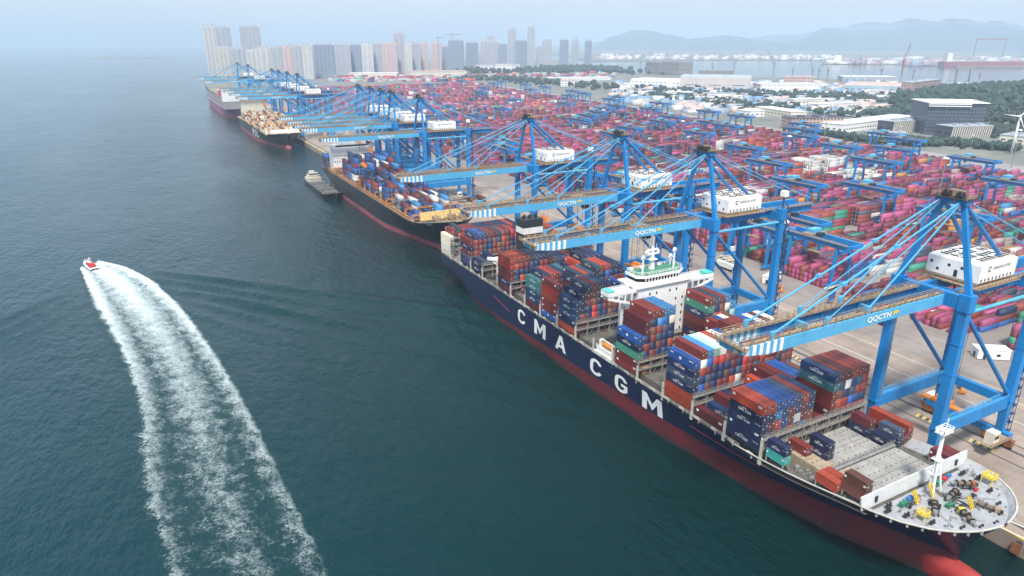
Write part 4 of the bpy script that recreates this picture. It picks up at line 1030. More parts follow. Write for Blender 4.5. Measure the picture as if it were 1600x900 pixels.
# ------------------------------------------------------------------ ship-to-shore cranes
def make_sts():
    """origin on the waterside rail at the crane's middle; x runs inland, y along the quay"""
    r = empty('ship_to_shore_crane', (0, 0, 0))
    B = [M['crane'], M['crane_lt'], M['crane_dk'], M['walk']]
    GX = 36
    for x in (0, GX):
        for s in (-1, 1):
            mb = MB()
            y = 9.7*s
            mb.bar((x, y, 4.8), (x, y, 16), 1.7, 2.0, 0, 2.6, 2.5); mb.bar((x, y, 16), (x, y, 52), 2.6, 2.5, 0, 2.2, 2.2)
            mb.box(x-1.5, x+1.5, y-1.55, y+1.55, 51.6, 56.2)
            mb.box(x-1.45, x+1.45, y-1.5, y+1.5, 15.4, 16)
            for z in (24, 33, 42): mb.box(x-1.32, x+1.32, y-1.36, y+1.36, z, z+.12)
            lg = mb.build('leg', B, r)
            ld = MB()
            for dx in (-.3, .3): ld.bar((x+dx, y-s*1.45, 17), (x+dx, y-s*1.3, 51), .08, .08)
            for k in range(22): ld.bar((x-.3, y-s*1.43+s*.006*k, 18+1.5*k), (x+.3, y-s*1.43+s*.006*k, 18+1.5*k), .07, .07)
            ld.build('ladder', M['walk'], lg)
            bg = MB()
            bg.box(x-.8, x+.8, y-4.6, y+4.6, 2.2, 3.4)
            for k in (-1, 1):
                bg.box(x-.7, x+.7, y+k*2.7-1.9, y+k*2.7+1.9, 1.2, 2.3)
                for q in (-1.4, -.45, .45, 1.4): bg.tube((x-.35, y+k*2.7+q, .5), (x+.35, y+k*2.7+q, .5), .42, 8, 1)
                bg.box(x-.85, x+.85, y+k*2.7-1.0, y+k*2.7+1.0, .9, 1.4)
            bg.build('bogie', [M['rust'], M['dark'], M['yellow']], r)
        mb = MB(); mb.box(x-1.0, x+1.0, -13.2, 13.2, 3.2, 5.2); mb.build('sill_beam', B, r)
    for s in (-1, 1):
        y = 9.7*s
        mb = MB(); mb.bar((1.2, y, 15.2), (GX-1.1, y, 15.2), 1.7, 3.6, 0)
        pb = mb.build('portal_beam', B, r)
        mb = MB(); mb.rail([(1.5, y-.8, 17.0), (GX-1.5, y-.8, 17.0)], 1.1, .06, 2.6); mb.rail([(1.5, y+.8, 17.0), (GX-1.5, y+.8, 17.0)], 1.1, .06, 2.6)
        mb.build('railing', M['crane_lt'], pb)
        mb = MB(); mb.tube((1.0, y, 50.4), (GX-1.2, y, 18.0), .62, 10); mb.build('diagonal_brace', B, r)
        mb = MB(); mb.tube((1.2, y, 50.8), (GX-1.0, y, 50.8), .5, 10, 1); mb.build('tie_tube', B, r)
        mb = MB(); mb.bar((0, y, 56.1), (1.2, 2.6*s, 79.6), 1.35, 1.5, 0, 1.1, 1.2); mb.build('apex_leg', B, r)
        mb = MB(); mb.tube((1.6, 2.6*s, 79.2), (GX-8, 5.2*s, 57), .62, 10); mb.build('back_leg', B, r)
        mb = MB(); mb.tube((1.8, 2.8*s, 80), (58, 4.6*s, 57.3), .2, 6, 1); mb.build('backstay', B, r)
        # boom and girder
        yg = 4.0*s
        mb = MB(); mb.box(-62.0, -1.8, yg-.55, yg+.55, 52.0, 55.0, 1 if s < 0 else 0)
        for k in range(12): mb.box(-61+5*k, -60.9+5*k, yg-.6, yg+.6, 51.95, 55.04, 1 if s < 0 else 0)
        bm = mb.build('boom_girder', B, r)
        mb = MB()
        for k in range(12):
            xa = -75+k*1.085; zb = 52.0+max(0, (6-k)*.16)
            mb.box(xa, xa+1.085, yg-.55, yg+.55, zb, 55.0, k % 2)
        mb.build('striped_tip', [M['white'], M['crane_lt']], bm)
        mb = MB(); yi = yg-s*1.5
        mb.box(-74.5, -2, min(yg, yi), max(yg, yi), 55.06, 55.16)
        mb.rail([(-74.5, yi, 55.1), (-2, yi, 55.1)], 1.15, .06, 2.2); mb.rail([(-74.5, yg+s*.3, 55.1), (-2, yg+s*.3, 55.1)], 1.15, .06, 2.2)
        for k in range(30):
            X = -73+2.3*k+rnd.uniform(-.6, .6); mb.box(X, X+rnd.uniform(.3, 1.0), yg-.3, yg+.2, 55.1, 55.2+rnd.uniform(.1, .9))
        mb.build('walkway', M['walk'], bm)
        mb = MB(); mb.box(-1.8, 60, yg-.6, yg+.6, 52.0, 55.2, 0)
        for k in range(12): mb.box(2+5*k, 2.1+5*k, yg-.65, yg+.65, 51.95, 55.25)
        g = mb.build('main_girder', B, r)
        mb = MB(); ys = yg+s*.65
        mb.box(2, 59, min(ys, ys+s*1.1), max(ys, ys+s*1.1), 54.9, 55.02); mb.rail([(2, ys+s*1.1, 55.0), (59, ys+s*1.1, 55.0)], 1.1, .07, 2.2)
        mb.build('walkway', M['walk'], g)
        mb = MB()
        for xa, w_ in ((-66.5, .17), (-48, .09), (-33, .15)):
            mb.bar((1.0, 2.5*s, 80.2), (xa, yg, 56.4), w_*2, w_*2.2, 1); mb.box(xa-.6, xa+.6, yg-.3, yg+.3, 54.9, 57.1, 1)
        for t in (.38, .66): p = Vector((1.0, 2.5*s, 80.2)).lerp(Vector((-66.5, yg, 56.6)), t); mb.box(p.x-.9, p.x+.9, p.y-.4, p.y+.4, p.z-.4, p.z+.4, 1)
        mb.build('forestay', B, r)
        mb = MB()
        for k in range(3): mb.tube((0, (1.2+.35*k)*s, 81), (-50+2*k, (2.6+.3*k)*s, 55.5), .055, 5)
        mb.tube((1, s*1.4, 81), (30, s*2, 61), .06, 5)
        mb.build('hoist_rope', M['dark'], r)
    mb = MB(); mb.box(-1.15, 1.15, -8.3, 8.3, 51.8, 55.6)
    mb.build('cross_beam', B, r)
    mb = MB(); mb.box(GX-1.1, GX+1.1, -8.3, 8.3, 51.4, 54.6); mb.build('cross_beam', B, r)
    mb = MB(); mb.box(GX-.9, GX+.9, -8.4, 8.4, 14, 16.8); mb.build('cross_beam', B, r)
    for X in (-74.6, -50, -26, 6, 58.6):
        mb = MB(); mb.box(X-.5, X+.5, -3.4, 3.4, 52.6, 54.3, 1 if X < 0 else 0)
        if X in (-50, 6): mb.bar((X, -3.4, 53.5), (X+10, 3.4, 53.5), .4, .4, 0)
        mb.build('boom_tie', B, r)
    mb = MB(); mb.box(-76.2, -74.9, -5.2, 5.2, 54.5, 54.7); mb.rail([(-76.2, -5.2, 54.7), (-76.2, 5.2, 54.7)], 1.1, .07, 1.3); mb.rail([(-74.9, -5.2, 54.7), (-76.2, -5.2, 54.7)], 1.1, .07, 1.3)
    mb.box(-76, -75, -3, -2, 53.2, 54.5); mb.build('tip_platform', M['walk'], r)
    mb = MB()
    for k in range(26):
        X = 4+2.05*k; P = [(X+2.05*i/5, -3.1, 51.6-1.5*math.sin(math.pi*i/5)) for i in range(6)]
        for p, q in zip(P[:-1], P[1:]): mb.bar(p, q, .12, .12)
    mb.box(3, 58, -3.2, -3.0, 51.6, 51.8); mb.build('festoon_cable', M['dark'], r)
    # apex head with its sheaves
    mb = MB(); mb.box(-.6, 2.6, -4.2, 4.2, 79.2, 80.4, 0); mb.box(-1.4, 3.2, -4.6, 4.6, 80.4, 80.55, 2)
    for y in (-2.4, -1.2, 1.2, 2.4): mb.tube((.4, y-.22, 81.3), (.4, y+.22, 81.3), 1.0, 12, 2)
    mb.rail([(-1.4,-4.6,80.5),(3.2,-4.6,80.5),(3.2,4.6,80.5),(-1.4,4.6,80.5)], 1.1, .07, 1.2, 3); mb.box(1.6, 2.6, -2, 2, 80.5, 82.3, 3)
    mb.build('apex_head', [M['crane'], M['crane_lt'], M['dark'], M['walk']], r)
    # machinery house
    mb = MB(); x0, x1, y0, y1, z0, z1 = 9.5, 27.5, -6.4, 8.2, 55.9, 62.3
    b = .9
    ring = lambda o, z: [(x0+o, y0+o, z), (x1-o, y0+o, z), (x1-o, y1-o, z), (x0+o, y1-o, z)]
    L0, L1, L2, L3 = ring(.7, z0), ring(0, z0+.8), ring(0, z1-.7), ring(.8, z1)
    for A, C in ((L0, L1), (L1, L2), (L2, L3)):
        for i in range(4): mb.quad(A[i], A[(i+1) % 4], C[(i+1) % 4], C[i])
    mb.poly(L3); mb.poly(L0[::-1])
    for i in range(9):
        for j in range(4):
            if (i+2*j) % 5: mb.box(x0+1.4+i*1.75, x0+1.95+i*1.75, y0+1.5+j*2.9, y0+3.5+j*2.9, z1-.02, z1+.22, 1)
    for i in range(9): mb.box(x0+1.2+i*1.8, x0+1.75+i*1.8, y0-.03, y0+.03, z0+.95, z0+1.8, 1)
    for j, (a, z) in enumerate(((-4.5, 57.4), (-2, 59.4), (1.6, 59.4), (4.6, 57.6), (6.6, 59.4))): mb.box(x0-.03, x0+.03, a, a+.8, z, z+.8, 1)
    mb.box(x0-.03, x0+.03, -.6, .4, 56.9, 58.9, 1); h = mb.build('machinery_house', [M['white'], M['dark']], r)
    mb = MB()
    text_mb('QINGDAO PORT', 8.6, 1.0, lambda u, v, d: (x0+6.2+u, y0-.03, 59.7+v), bold=.01, mb=mb)
    mb.build('lettering', M['dark'], h); mb = MB()
    n = 16; cx_, cz_ = x0+4.6, 60.2
    for i in range(13):
        a0, a1 = .5+2*math.pi*i/n, .5+2*math.pi*(i+1)/n
        mb.quad((cx_+.8*math.cos(a0), y0-.03, cz_+.8*math.sin(a0)), (cx_+.8*math.cos(a1), y0-.03, cz_+.8*math.sin(a1)), (cx_+.45*math.cos(a1), y0-.03, cz_+.45*math.sin(a1)), (cx_+.45*math.cos(a0), y0-.03, cz_+.45*math.sin(a0)))
    mb.build('emblem', M['dark'], h)
    mb = MB(); mb.box(x0-1.6, x1+1.2, y0-1.4, y1+1.4, 55.3, 55.5)
    for P in ([(x0-1.6,y0-1.4,55.5),(x1+1.2,y0-1.4,55.5)], [(x0-1.6,y0-1.4,55.5),(x0-1.6,y1+1.4,55.5)], [(x0-1.6,y1+1.4,55.5),(x1+1.2,y1+1.4,55.5)]): mb.rail(P, 1.1, .06, 1.6)
    mb.rail([(x0+.9,y0+.9,z1),(x1-.9,y0+.9,z1),(x1-.9,y1-.9,z1),(x0+.9,y1-.9,z1),(x0+.9,y0+.9,z1)], .9, .04, 1.8)
    mb.build('house_platform', M['walk'], r)
    # port name on the outer face of the near boom girder
    mb = MB(); text_mb('QQCTN', 9.4, 1.75, lambda u, v, d: (-33.5+u, -4.66, 52.65+v), bold=.03, mb=mb)
    mb.build('lettering', M['white'], r)
    mb = MB()
    for i, (dx, rr) in enumerate(((0, 1.0), (.9, .75))):
        P = [(-22.4+dx+rr*math.cos(.5+a*.45), -4.66, 53.5+rr*.95*math.sin(.5+a*.45)) for a in range(8)]
        mb.poly([P[k] for k in range(8)])
    mb.build('emblem', M['yellow'], r)
    # stair tower, cabin, trolley with its spreader
    mb = MB(); X, Y = GX+2.4, -9.7
    for dx in (0, 1.9):
        for dy in (-1, 1): mb.box(X+dx-.07, X+dx+.07, Y+dy-.07, Y+dy+.07, 3, 57)
    for k in range(18):
        z = 4+3*k; mb.box(X-.1, X+2, Y-1.05, Y+1.05, z, z+.1); mb.bar((X+.9, Y-1 if k % 2 else Y+1, z), (X+.9, Y+1 if k % 2 else Y-1, z+3), .8, .12)
        mb.rail([(X-.1, Y-1.05, z), (X+2, Y-1.05, z)], 1, .04, 1)
    mb.build('stair_tower', M['crane_dk'], r)
    mb = MB(); mb.tube((GX+.2, -9.7, 56.2), (GX+.2, -9.7, 61.4), .35, 8, 1); mb.box(GX-1.0, GX+1.4, -10.8, -8.6, 61.2, 63.4, 0)
    mb.build('light_mast', [M['white'], M['crane_dk']], r)
    mb = MB(); mb.box(25, 28.2, -13.6, -10.9, 4.4, 8.6, 0); mb.box(25.4, 27.8, -13.63, -13.5, 6.4, 7.6, 1)
    mb.box(24, 35, -13.8, -10.7, 4.1, 4.3, 2); mb.rail([(24,-13.8,4.3),(35,-13.8,4.3)], 1.1, .06, 1.5, 2); mb.build('switchgear_cabin', [M['cream'], M['glass'], M['walk']], r)
    return r
def sts_trolley(par, x, z, ship=False):
    mb = MB(); mb.box(x-4, x+4, -3.2, 3.2, 52.6, 54.0, 0); mb.box(x-3, x+3, -2.4, 2.4, 54, 55.2, 1); mb.rail([(x-4,-3.2,54),(x+4,-3.2,54)], 1, .06, 1.2); mb.build('trolley', [M['walk'], M['steel']], par)
    mb = MB(); mb.box(x+4.2, x+7.2, 1.2, 3.8, 48.2, 51.3, 0); mb.box(x+4.1, x+4.3, 1.5, 3.5, 48.8, 50.6, 1); mb.box(x+4.4, x+7, 1.12, 1.3, 48.8, 50.4, 1); mb.build('operator_cab', [M['white'], M['glass']], par)
    mb = MB(); mb.box(x-1.1, x+1.1, -6.1, 6.1, z, z+.55); mb.box(x-1.25, x+1.25, -6.2, -5.6, z-.35, z+.5); mb.box(x-1.25, x+1.25, 5.6, 6.2, z-.35, z+.5); mb.box(x-1.6, x+1.6, -2.6, 2.6, z+.55, z+1.6); mb.box(x-.9, x+.9, -2, 2, z+1.6, z+2.4)
    sp_ = mb.build('spreader', M['orange'], par)
    mb = MB()
    for dx in (-1.2, 1.2):
        for dy in (-2, 2): mb.tube((x+dx, dy, z+2), (x+dx, dy, 52.6), .06, 5)
    mb.build('hoist_rope', M['dark'], sp_)
STS_Y = [102, 195.5, 249, 332, 498, 562, 589, 619, 658, 932, 998, 1062, 1112, 1352, 1490]
STS_LAB = ['blue quay crane over the bow hatches of the navy ship', 'blue quay crane with its leg beside the white bridge of the navy ship',
 'blue quay crane inland of the navy ship funnel, between two others', 'blue quay crane at the navy ship stern, boom tip over the gap astern',
 'blue quay crane over the bow of the black-hulled ship', 'second blue quay crane from the bow of the black-hulled ship', 'third blue quay crane from the bow of the black-hulled ship',
 'fourth blue quay crane from the bow of the black-hulled ship', 'last of the five blue quay cranes along the black-hulled ship',
 'blue quay crane at the bow of the ship laden with sand coloured containers', 'second blue quay crane from the bow of the sand-laden ship', 'third blue quay crane from the bow of the sand-laden ship', 'fourth blue quay crane from the bow of the sand-laden ship',
 'blue quay crane over the bow half of the mauve ship', 'last blue quay crane of the row, over the stern half of the mauve ship']
proto = make_sts()
STS = [proto]+[copy_tree(proto) for _ in STS_Y[1:]]
TX = [(19, 14), (-28, 38), (-20, 40), (12, 22), (-45, 33), (-30, 42), (-12, 30), (18, 20), (-36, 40), (-20, 38), (10, 20), (-40, 40), (-15, 30), (12, 25), (-20, 40)]
for o, y, lab, (tx, tz) in zip(STS, STS_Y, STS_LAB, TX):
    o.location = (186, y, G); tag(o, lab, 'quay crane', 'blue ship-to-shore cranes along the quay')
    sts_trolley(o, tx, tz)
# ------------------------------------------------------------------ gantry cranes of the yard
def make_rmg():
    r = empty('yard_gantry_crane', (0, 0, 0))
    B = [M['crane'], M['crane_lt'], M['walk'], M['white'], M['dark']]
    for s in (-1, 1):
        for k in (-1, 1):
            mb = MB(); mb.bar((6.6*k, 14.2*s, 2.2), (5.2*k, 14.2*s, 22), 1.3, 1.3, 0, 1.6, 1.5); mb.build('leg', B, r)
        mb = MB(); mb.box(-9.4, 9.4, 14.2*s-.7, 14.2*s+.7, 1.2, 2.4)
        mt = MB(); mt.box(-5, 5, 14.2*s-.6, 14.2*s+.6, 17.6, 19.2); mt.build('leg_tie', B, r)
        for k in (-8.2, -6, 6, 8.2): mb.tube((k, 14.2*s-.3, .55), (k, 14.2*s+.3, .55), .5, 8, 4); mb.box(k-.9, k+.9, 14.2*s-.5, 14.2*s+.5, .7, 1.3, 2)
        mb.build('sill_beam', B, r)
    for k in (-1, 1):
        mb = MB(); mb.box(5.2*k-.7, 5.2*k+.7, -20.5, 20.5, 21, 23.6, 0); mb.box(5.2*k+.7*k, 5.2*k+1.7*k, -20, 20, 23.4, 23.5, 2); mb.rail([(5.2*k+1.7*k, -20, 23.5), (5.2*k+1.7*k, 20, 23.5)], 1.1, .07, 2.5, 2); mb.build('girder', B, r)
    for y in (-20.6, 19.6): mb = MB(); mb.box(-5.1, 5.1, y, y+1, 21.4, 23.2); mb.build('end_tie', B, r)
    mb = MB(); mb.box(-5.8, 5.8, 2, 7.5, 23.6, 24.6, 2); mb.box(-3.4, 3.4, 2.6, 6.8, 24.6, 26.6, 1); mb.box(-2, 2, -.4, 2, 23.6, 25, 4); mb.build('trolley', B, r)
    mb = MB(); mb.box(3, 5, 8, 10, 18, 21, 3); mb.box(2.9, 3.1, 8.2, 9.8, 18.8, 20.2, 4); mb.build('operator_cab', B, r)
    mb = MB(); mb.box(-1.1, 1.1, -1.2, 11.0, 14.2, 14.8, 2)
    for dx in (-.9, .9):
        for dy in (3, 6.5): mb.tube((dx, dy, 14.8), (dx, dy, 23.6), .06, 4, 4)
    mb.build('spreader', B, r)
    mb = MB(); mb.box(-2.6, 2.6, 15.2, 17.2, 2.4, 4.8, 3); mb.build('power_house', B, r)
    return r
BP = 37.0                       # spacing of the container blocks along the quay
BY0 = 118.0
NB = 48
def block_y(i): return BY0+BP*i
rp = make_rmg(); RMGS = []
spots = []
GXY = [(3,306),(4,300),(4,330),(5,312),(6,306),(3,424),(5,452),(2,470),(6,420),(7,560),(8,470),(9,712),(10,735),(9,610),(12,690),(13,560),(11,640),(13,735),(14,640),(16,740),(15,520),
       (18,750),(17,650),(20,700),(20,600),(22,780),(22,690),(24,640),(25,760),(26,800),(28,740),(29,800),(31,820),(33,760),(35,840),(36,700),(38,850),(40,800),(42,860),(44,780),(7,300),(8,318),(9,304),(10,312),(11,300),(13,310),(14,330),(16,305),(17,320),(18,308),(19,340),(20,312),(21,420),(22,320),(23,500),(24,330),(25,440),(26,340),(28,430),(30,340),(32,520),(34,400),(27,600),(33,640),(36,330),(39,500),(41,640),(18,520),(16,600),(12,430),(14,470),(10,520),(8,640),(6,640),(4,560),(15,650),(19,560),(21,640)]
GXY.sort(key=lambda g: (g[0], g[1]))
cnt = {}
for g in GXY: cnt[g[0]] = cnt.get(g[0], 0)+1
seen = {}
for n, (bi, X) in enumerate(GXY):
    o = rp if n == 0 else copy_tree(rp)
    o.location = (X, block_y(bi), G); RMGS.append(o)
    seen[bi] = seen.get(bi, 0)+1
    pos = '' if cnt[bi] == 1 else ', closest to the quay' if seen[bi] == 1 else ', farthest inland' if seen[bi] == cnt[bi] else f', {ordw(seen[bi])} from the quay'
    tag(o, f"blue gantry over the {ordw(bi+1)} container block from the navy ship bow{pos}", 'gantry crane', 'blue gantry cranes of the container yard')
mb = MB()
for i in range(NB):
    for s in (-1, 1):
        mb.box(288, yard_edge(block_y(i))-4, block_y(i)+s*14.2-.12, block_y(i)+s*14.2+.12, G+.003, G+.06)
struct(mb.build('gantry_rails', M['steel']))
# ------------------------------------------------------------------ container blocks of the yard
YC = [((.31,.04,.115),22),((.42,.08,.20),14),((.14,.022,.038),22),((.235,.040,.032),13),((.012,.03,.10),6),((.02,.10,.34),3),((.52,.52,.50),3),((.42,.07,.035),3),((.60,.27,.05),1),((.04,.30,.20),2),((.05,.24,.50),1),((.36,.30,.27),3),((.05,.075,.12),4)]
YCP = [c for c, n in YC for _ in range(n)]
NR = 10
RC, GC = gp(1312, 272), gp(1465, 248)
for i in range(NB):
    yb = block_y(i); xe = yard_edge(yb)-12
    x = 296+rnd.choice((0, 0, 6))
    ns = int((xe-x)/12.75)
    prev = [None]*NR; lv = 3
    for s in range(ns):
        X = x+6.2+s*12.75
        if 520 < X < 536 or (rnd.random() < .065): continue
        lv = max(1, min(5, lv+rnd.choice((-1, -1, 0, 0, 0, 1, 1)))) if rnd.random() < .6 else lv
        if X > xe-30: lv = min(lv, 2)
        reef = (RC.x-42 < X < RC.x+42 and abs(yb-RC.y) < 45) or (rnd.random() < .006)
        grn = abs(X-GC.x) < 22 and abs(yb-GC.y) < 20
        for r_ in range(NR):
            n = max(0, min(5, lv+rnd.choice((-1, 0, 0, 0, 1))))
            if rnd.random() < .13: n = 0
            pc = prev[r_] if prev[r_] and rnd.random() < .6 else rnd.choice(YCP)
            prev[r_] = pc
            for t in range(n):
                c = pc if rnd.random() < .7 else rnd.choice(YCP)
                if reef and rnd.random() < .8: c = (.58, .58, .56)
                if grn: c = (.04, .30, .13)
                c = jit(c, .3)
                y = yb-11.9+r_*2.64
                if yb < 1100: STUFF.append((X, y, G+2.62*t, 12.19, 2.44, 2.56, c))
                elif t == n-1: STUFF.append((X, y, G, 12.19, 2.44, 2.6*n, c))
# ------------------------------------------------------------------ the other ships
def loft_hull(root, off, st, table, boot_fn, mats, names=('boot_top', 'hull')):
    """st: list of Y; table(Y, z) -> half breadth; zdeck(Y)"""
    hbf, zdf, xc = table
    for nm, which, m_ in ((names[0], 0, mats[0]), (names[1], 1, mats[1])):
        mb = MB()
        for sgn in (-1, 1):
            rows = []
            for Y in st:
                b, d = boot_fn(Y), zdf(Y)
                zz = [-2, 0, b*.5, b] if which == 0 else [b+(d-b)*k/5 for k in range(6)]
                rows.append([(xc+sgn*hbf(Y, z)-off[0], Y-off[1], z) for z in zz])
            mb.grid(rows if sgn > 0 else [r[::-1] for r in rows])
        Y = st[-1]; b, d = boot_fn(Y), zdf(Y)
        zz = [-2, 0, b*.5, b] if which == 0 else [b+(d-b)*k/5 for k in range(6)]
        mb.grid([[(xc-hbf(Y, z)-off[0], Y-off[1], z), (xc+hbf(Y, z)-off[0], Y-off[1], z)] for z in zz])
        mb.build(nm, m_, root, True)
def ship_shape(y_bow, y_stern, half, d_bow, d_mid, d_st, xc):
    L_ = y_stern-y_bow
    def zd(Y):
        t = (Y-y_bow)/L_
        return d_mid+(d_bow-d_mid)*max(0, 1-t/.17)**1.6+(d_st-d_mid)*max(0, (t-.85)/.15)
    def h(Y, z):
        t = (Y-y_bow)/L_; zz = max(0, min(1, z/zd(Y)))
        deck = half*min(1, (t/.085))**.5 if t < .085 else half
        wl = half*max(0, min(1, (t-.02)/.32))**.75
        if t > .86:
            wl = min(wl, half*max(0.08, 1-((t-.86)/.14)**1.3)); zz = zz**.35
            return wl+(deck-wl)*zz
        return min(wl, deck)+(deck-min(wl, deck))*zz**1.7
    st = [y_bow+L_*t for t in (0.001,.004,.01,.02,.035,.055,.08,.11,.15,.2,.26,.33,.42,.52,.62,.72,.8,.86,.9,.94,.97,1)]
    return h, zd, st
def P(root, off, name, mb, m_, smooth_=False):
    mb.v = [(v[0]-off[0], v[1]-off[1], v[2]) for v in mb.v]; return mb.build(name, m_, root, smooth_)
# --- black-hulled ship at the second berth
o2 = (161, 500); s2 = empty('container_ship', (o2[0], o2[1], 0), 0, 'black-hulled container ship with orange lashing frames and white bridge at its stern', 'ship', 'ships moored along the quay')
h2, zd2, st2 = ship_shape(370, 640, 19.4, 22.5, 16.5, 16, 161.4)
loft_hull(s2, o2, st2, (h2, zd2, 161.4), lambda Y: 3.2, (M['pinkboot'], M['blackhull']))
mb = MB(); mb.grid([[(161.4-h2(Y, zd2(Y))+.2, Y, zd2(Y)-1), (161.4+h2(Y, zd2(Y))-.2, Y, zd2(Y)-1)] for Y in st2]); P(s2, o2, 'main_deck', mb, M['deckdark'])
mb = MB()
for sgn in (-1, 1):
    pts = [(161.4+sgn*(h2(Y, zd2(Y))-.1), Y, zd2(Y)) for Y in st2]
    for a, b in zip(pts[:-1], pts[1:]): mb.bar(a, b, .5, .5)
P(s2, o2, 'gunwale', mb, M['steel'])
B2 = [400.0+13.1*i for i in range(14)]
for i, y in enumerate(B2+[597, 616, 628]):
    mb = MB(); zt = 22.5 if i % 2 else 21
    for k in range(10):
        X = 142.6+k*4.18
        for dy in (-.5, .5): mb.box(X-.2, X+.2, y+dy-.12, y+dy+.12, 15.6, zt)
        if k < 9: mb.bar((X, y, 15.8), (X+4.18, y, zt), .2, .2); mb.bar((X, y, zt), (X+4.18, y, 15.8), .2, .2)
    for z in (18.5, zt): mb.box(142.3, 180.5, y-.6, y+.6, z-.15, z+.1)
    mb.rail([(142.3, y, zt), (180.5, y, zt)], 1.1, .07, 2.2); P(s2, o2, 'lashing_bridge', mb, M['lashor'] if i in (0, 1, 4, 5, 9, 10, 14, 15, 16) else M['steel'])
mb = MB()
for X in (142.2, 180.6):
    for k in range(75):
        y = 402+k*3.1; mb.box(X-.2, X+.2, y-.15, y+.15, 16.2, 19.0+(k % 4 == 0)*2.2)
    mb.box(X-.3, X+.3, 402, 634, 18.9, 19.1); mb.box(X-.3, X+.3, 402, 634, 17.4, 17.55)
P(s2, o2, 'side_frame', mb, M['lashor'])
mb = MB(); 
for y in B2[:-1]: mb.box(144, 179, y+.8, y+12.2, 15.6, 17.2)
P(s2, o2, 'hatch_cover', mb, M['deckdark'])
mb = MB(); mb.box(143.5, 179, 598, 612, 16.4, 37.5); mb.box(142, 181, 598.3, 604, 37.5, 40.6); mb.box(148, 174, 598.2, 610, 40.6, 42.2)
dh = P(s2, o2, 'deckhouse', mb, M['white'])
mb = MB()
for k in range(16): mb.box(144.5+k*2.1, 145.4+k*2.1, 597.93, 598.05, 30.5, 31.6); mb.box(144.5+k*2.1, 145.4+k*2.1, 597.93, 598.05, 25.5, 26.6)
mb.box(146, 176, 598.2, 598.32, 38.6, 39.9); P(s2, o2, 'window', mb, M['glass'])
mb = MB(); mb.bar((159, 604, 42), (159, 604, 52), 1.4, 1.4, 0, .6, .6); mb.box(156, 162, 603.6, 604.4, 48.5, 49); mb.box(152, 166, 612.5, 618, 16.5, 44)
P(s2, o2, 'mast_and_funnel', mb, M['white'])
mb = MB(); mb.hexa([(145, 392.5, 19), (178, 392.5, 19), (178, 393.2, 19), (145, 393.2, 19), (145, 393.8, 24), (178, 393.8, 24), (178, 394.5, 24), (145, 394.5, 24)]); P(s2, o2, 'breakwater', mb, M['tan'])
mb = MB(); mb.grid([[(161.4-h2(Y, zd2(Y))+.4, Y, zd2(Y)-.7), (161.4+h2(Y, zd2(Y))-.4, Y, zd2(Y)-.7)] for Y in (372,374,378,384,392)])
for k in range(26): X = 161.4+rnd.uniform(-11, 11); y = rnd.uniform(379, 391); mb.box(X, X+rnd.uniform(.6, 2), y, y+rnd.uniform(.6, 2), 20.0, 21+rnd.uniform(.5, 2.2))
mb.tube((161.4, 384, 20.5), (161.4, 384, 34), .5, 8); P(s2, o2, 'foredeck', mb, M['walk'])
mb = MB()
for y0, n in ((401, 5), (396.5, 4), (392.5, 5), (387, 6)):
    for k in range(n): y = y0-k*.75; mb.box(0, 1, 0, 1, 0, 1) if 0 else mb.quad(*[(161.4-h2(q, zz)-.08, q, zz) for q, zz in ((y, 17.6), (y-.5, 17.6), (y-.5, 19), (y, 19))])
P(s2, o2, 'name_marks', mb, M['white'])
C2 = [('navy',.02)]
for bi, y in enumerate(B2[:-1]):
    prof = {0:2, 1:3, 2:3, 3:3, 4:3, 5:4, 6:4, 7:5, 8:4, 9:5, 10:6, 11:7, 12:7}[bi]
    for r_ in range(14):
        n = prof+rnd.choice((-2, -1, 0, 0, 0, 1)); X = 144.9+r_*2.5
        if bi in (0, 1, 2, 4) and rnd.random() < .3: n = 0
        if X < 150 and bi in (2, 5, 9): n = 0
        if bi == 3 and r_ < 8 and rnd.random() < .4: n = 0
        cc = rnd.choice(['navy','dark-blue','blue','dark-blue','blue','maroon','brick-red','sky-blue','navy'])
        if bi == 7 and r_ in (2, 3): cc = 'white'; n = 4
        for t in range(max(0, n)):
            c = CC[cc] if rnd.random() < .6 or cc == 'white' else CC[rnd.choice(['navy','dark-blue','blue','brick-red','maroon','white','blue'])]
            STUFF.append((X, y+6.5, 17.25+2.65*t, 2.44, 12.19, 2.6, jit(c)))
for r_ in range(16):
    for t in range(5 if r_ < 4 or r_ > 13 else 3):
        STUFF.append((142.6+r_*2.4, 622.4, 16.6+2.65*t, 2.42, 12.1, 2.6, jit(CC[rnd.choice(['navy','dark-blue','blue'])])))
# --- bunker barge lying alongside it
ob = (133.2, 618); bg_ = empty('bunker_tanker', (ob[0], ob[1], 0), 0, 'small dark tanker with pale deckhouse alongside the black-hulled ship', 'ship')
hB, zdB, stB = ship_shape(572, 668, 7.4, 6.5, 3.6, 5, 133.2)
loft_hull(bg_, ob, stB, (hB, zdB, 133.2), lambda Y: .7, (M['boot'], M['blackhull']))
mb = MB(); mb.grid([[(133.2-hB(Y, zdB(Y))+.1, Y, zdB(Y)-.6), (133.2+hB(Y, zdB(Y))-.1, Y, zdB(Y)-.6)] for Y in stB]); P(bg_, ob, 'main_deck', mb, M['deckdark'])
mb = MB(); mb.box(127, 139.5, 650, 662, 3, 6); mb.box(128, 138.5, 651, 660, 6, 8.2); mb.box(129, 137.5, 652, 657, 8.2, 10.2); mb.box(131, 135.5, 659, 663, 6, 11); P(bg_, ob, 'deckhouse', mb, M['cream'])
mb = MB(); mb.box(128.9, 137.6, 651.93, 652.05, 8.8, 9.8)
for k in range(6): mb.box(127.8+k*2, 128.7+k*2, 649.9, 650.05, 4.4, 5.2)
P(bg_, ob, 'window', mb, M['glass'])
mb = MB()
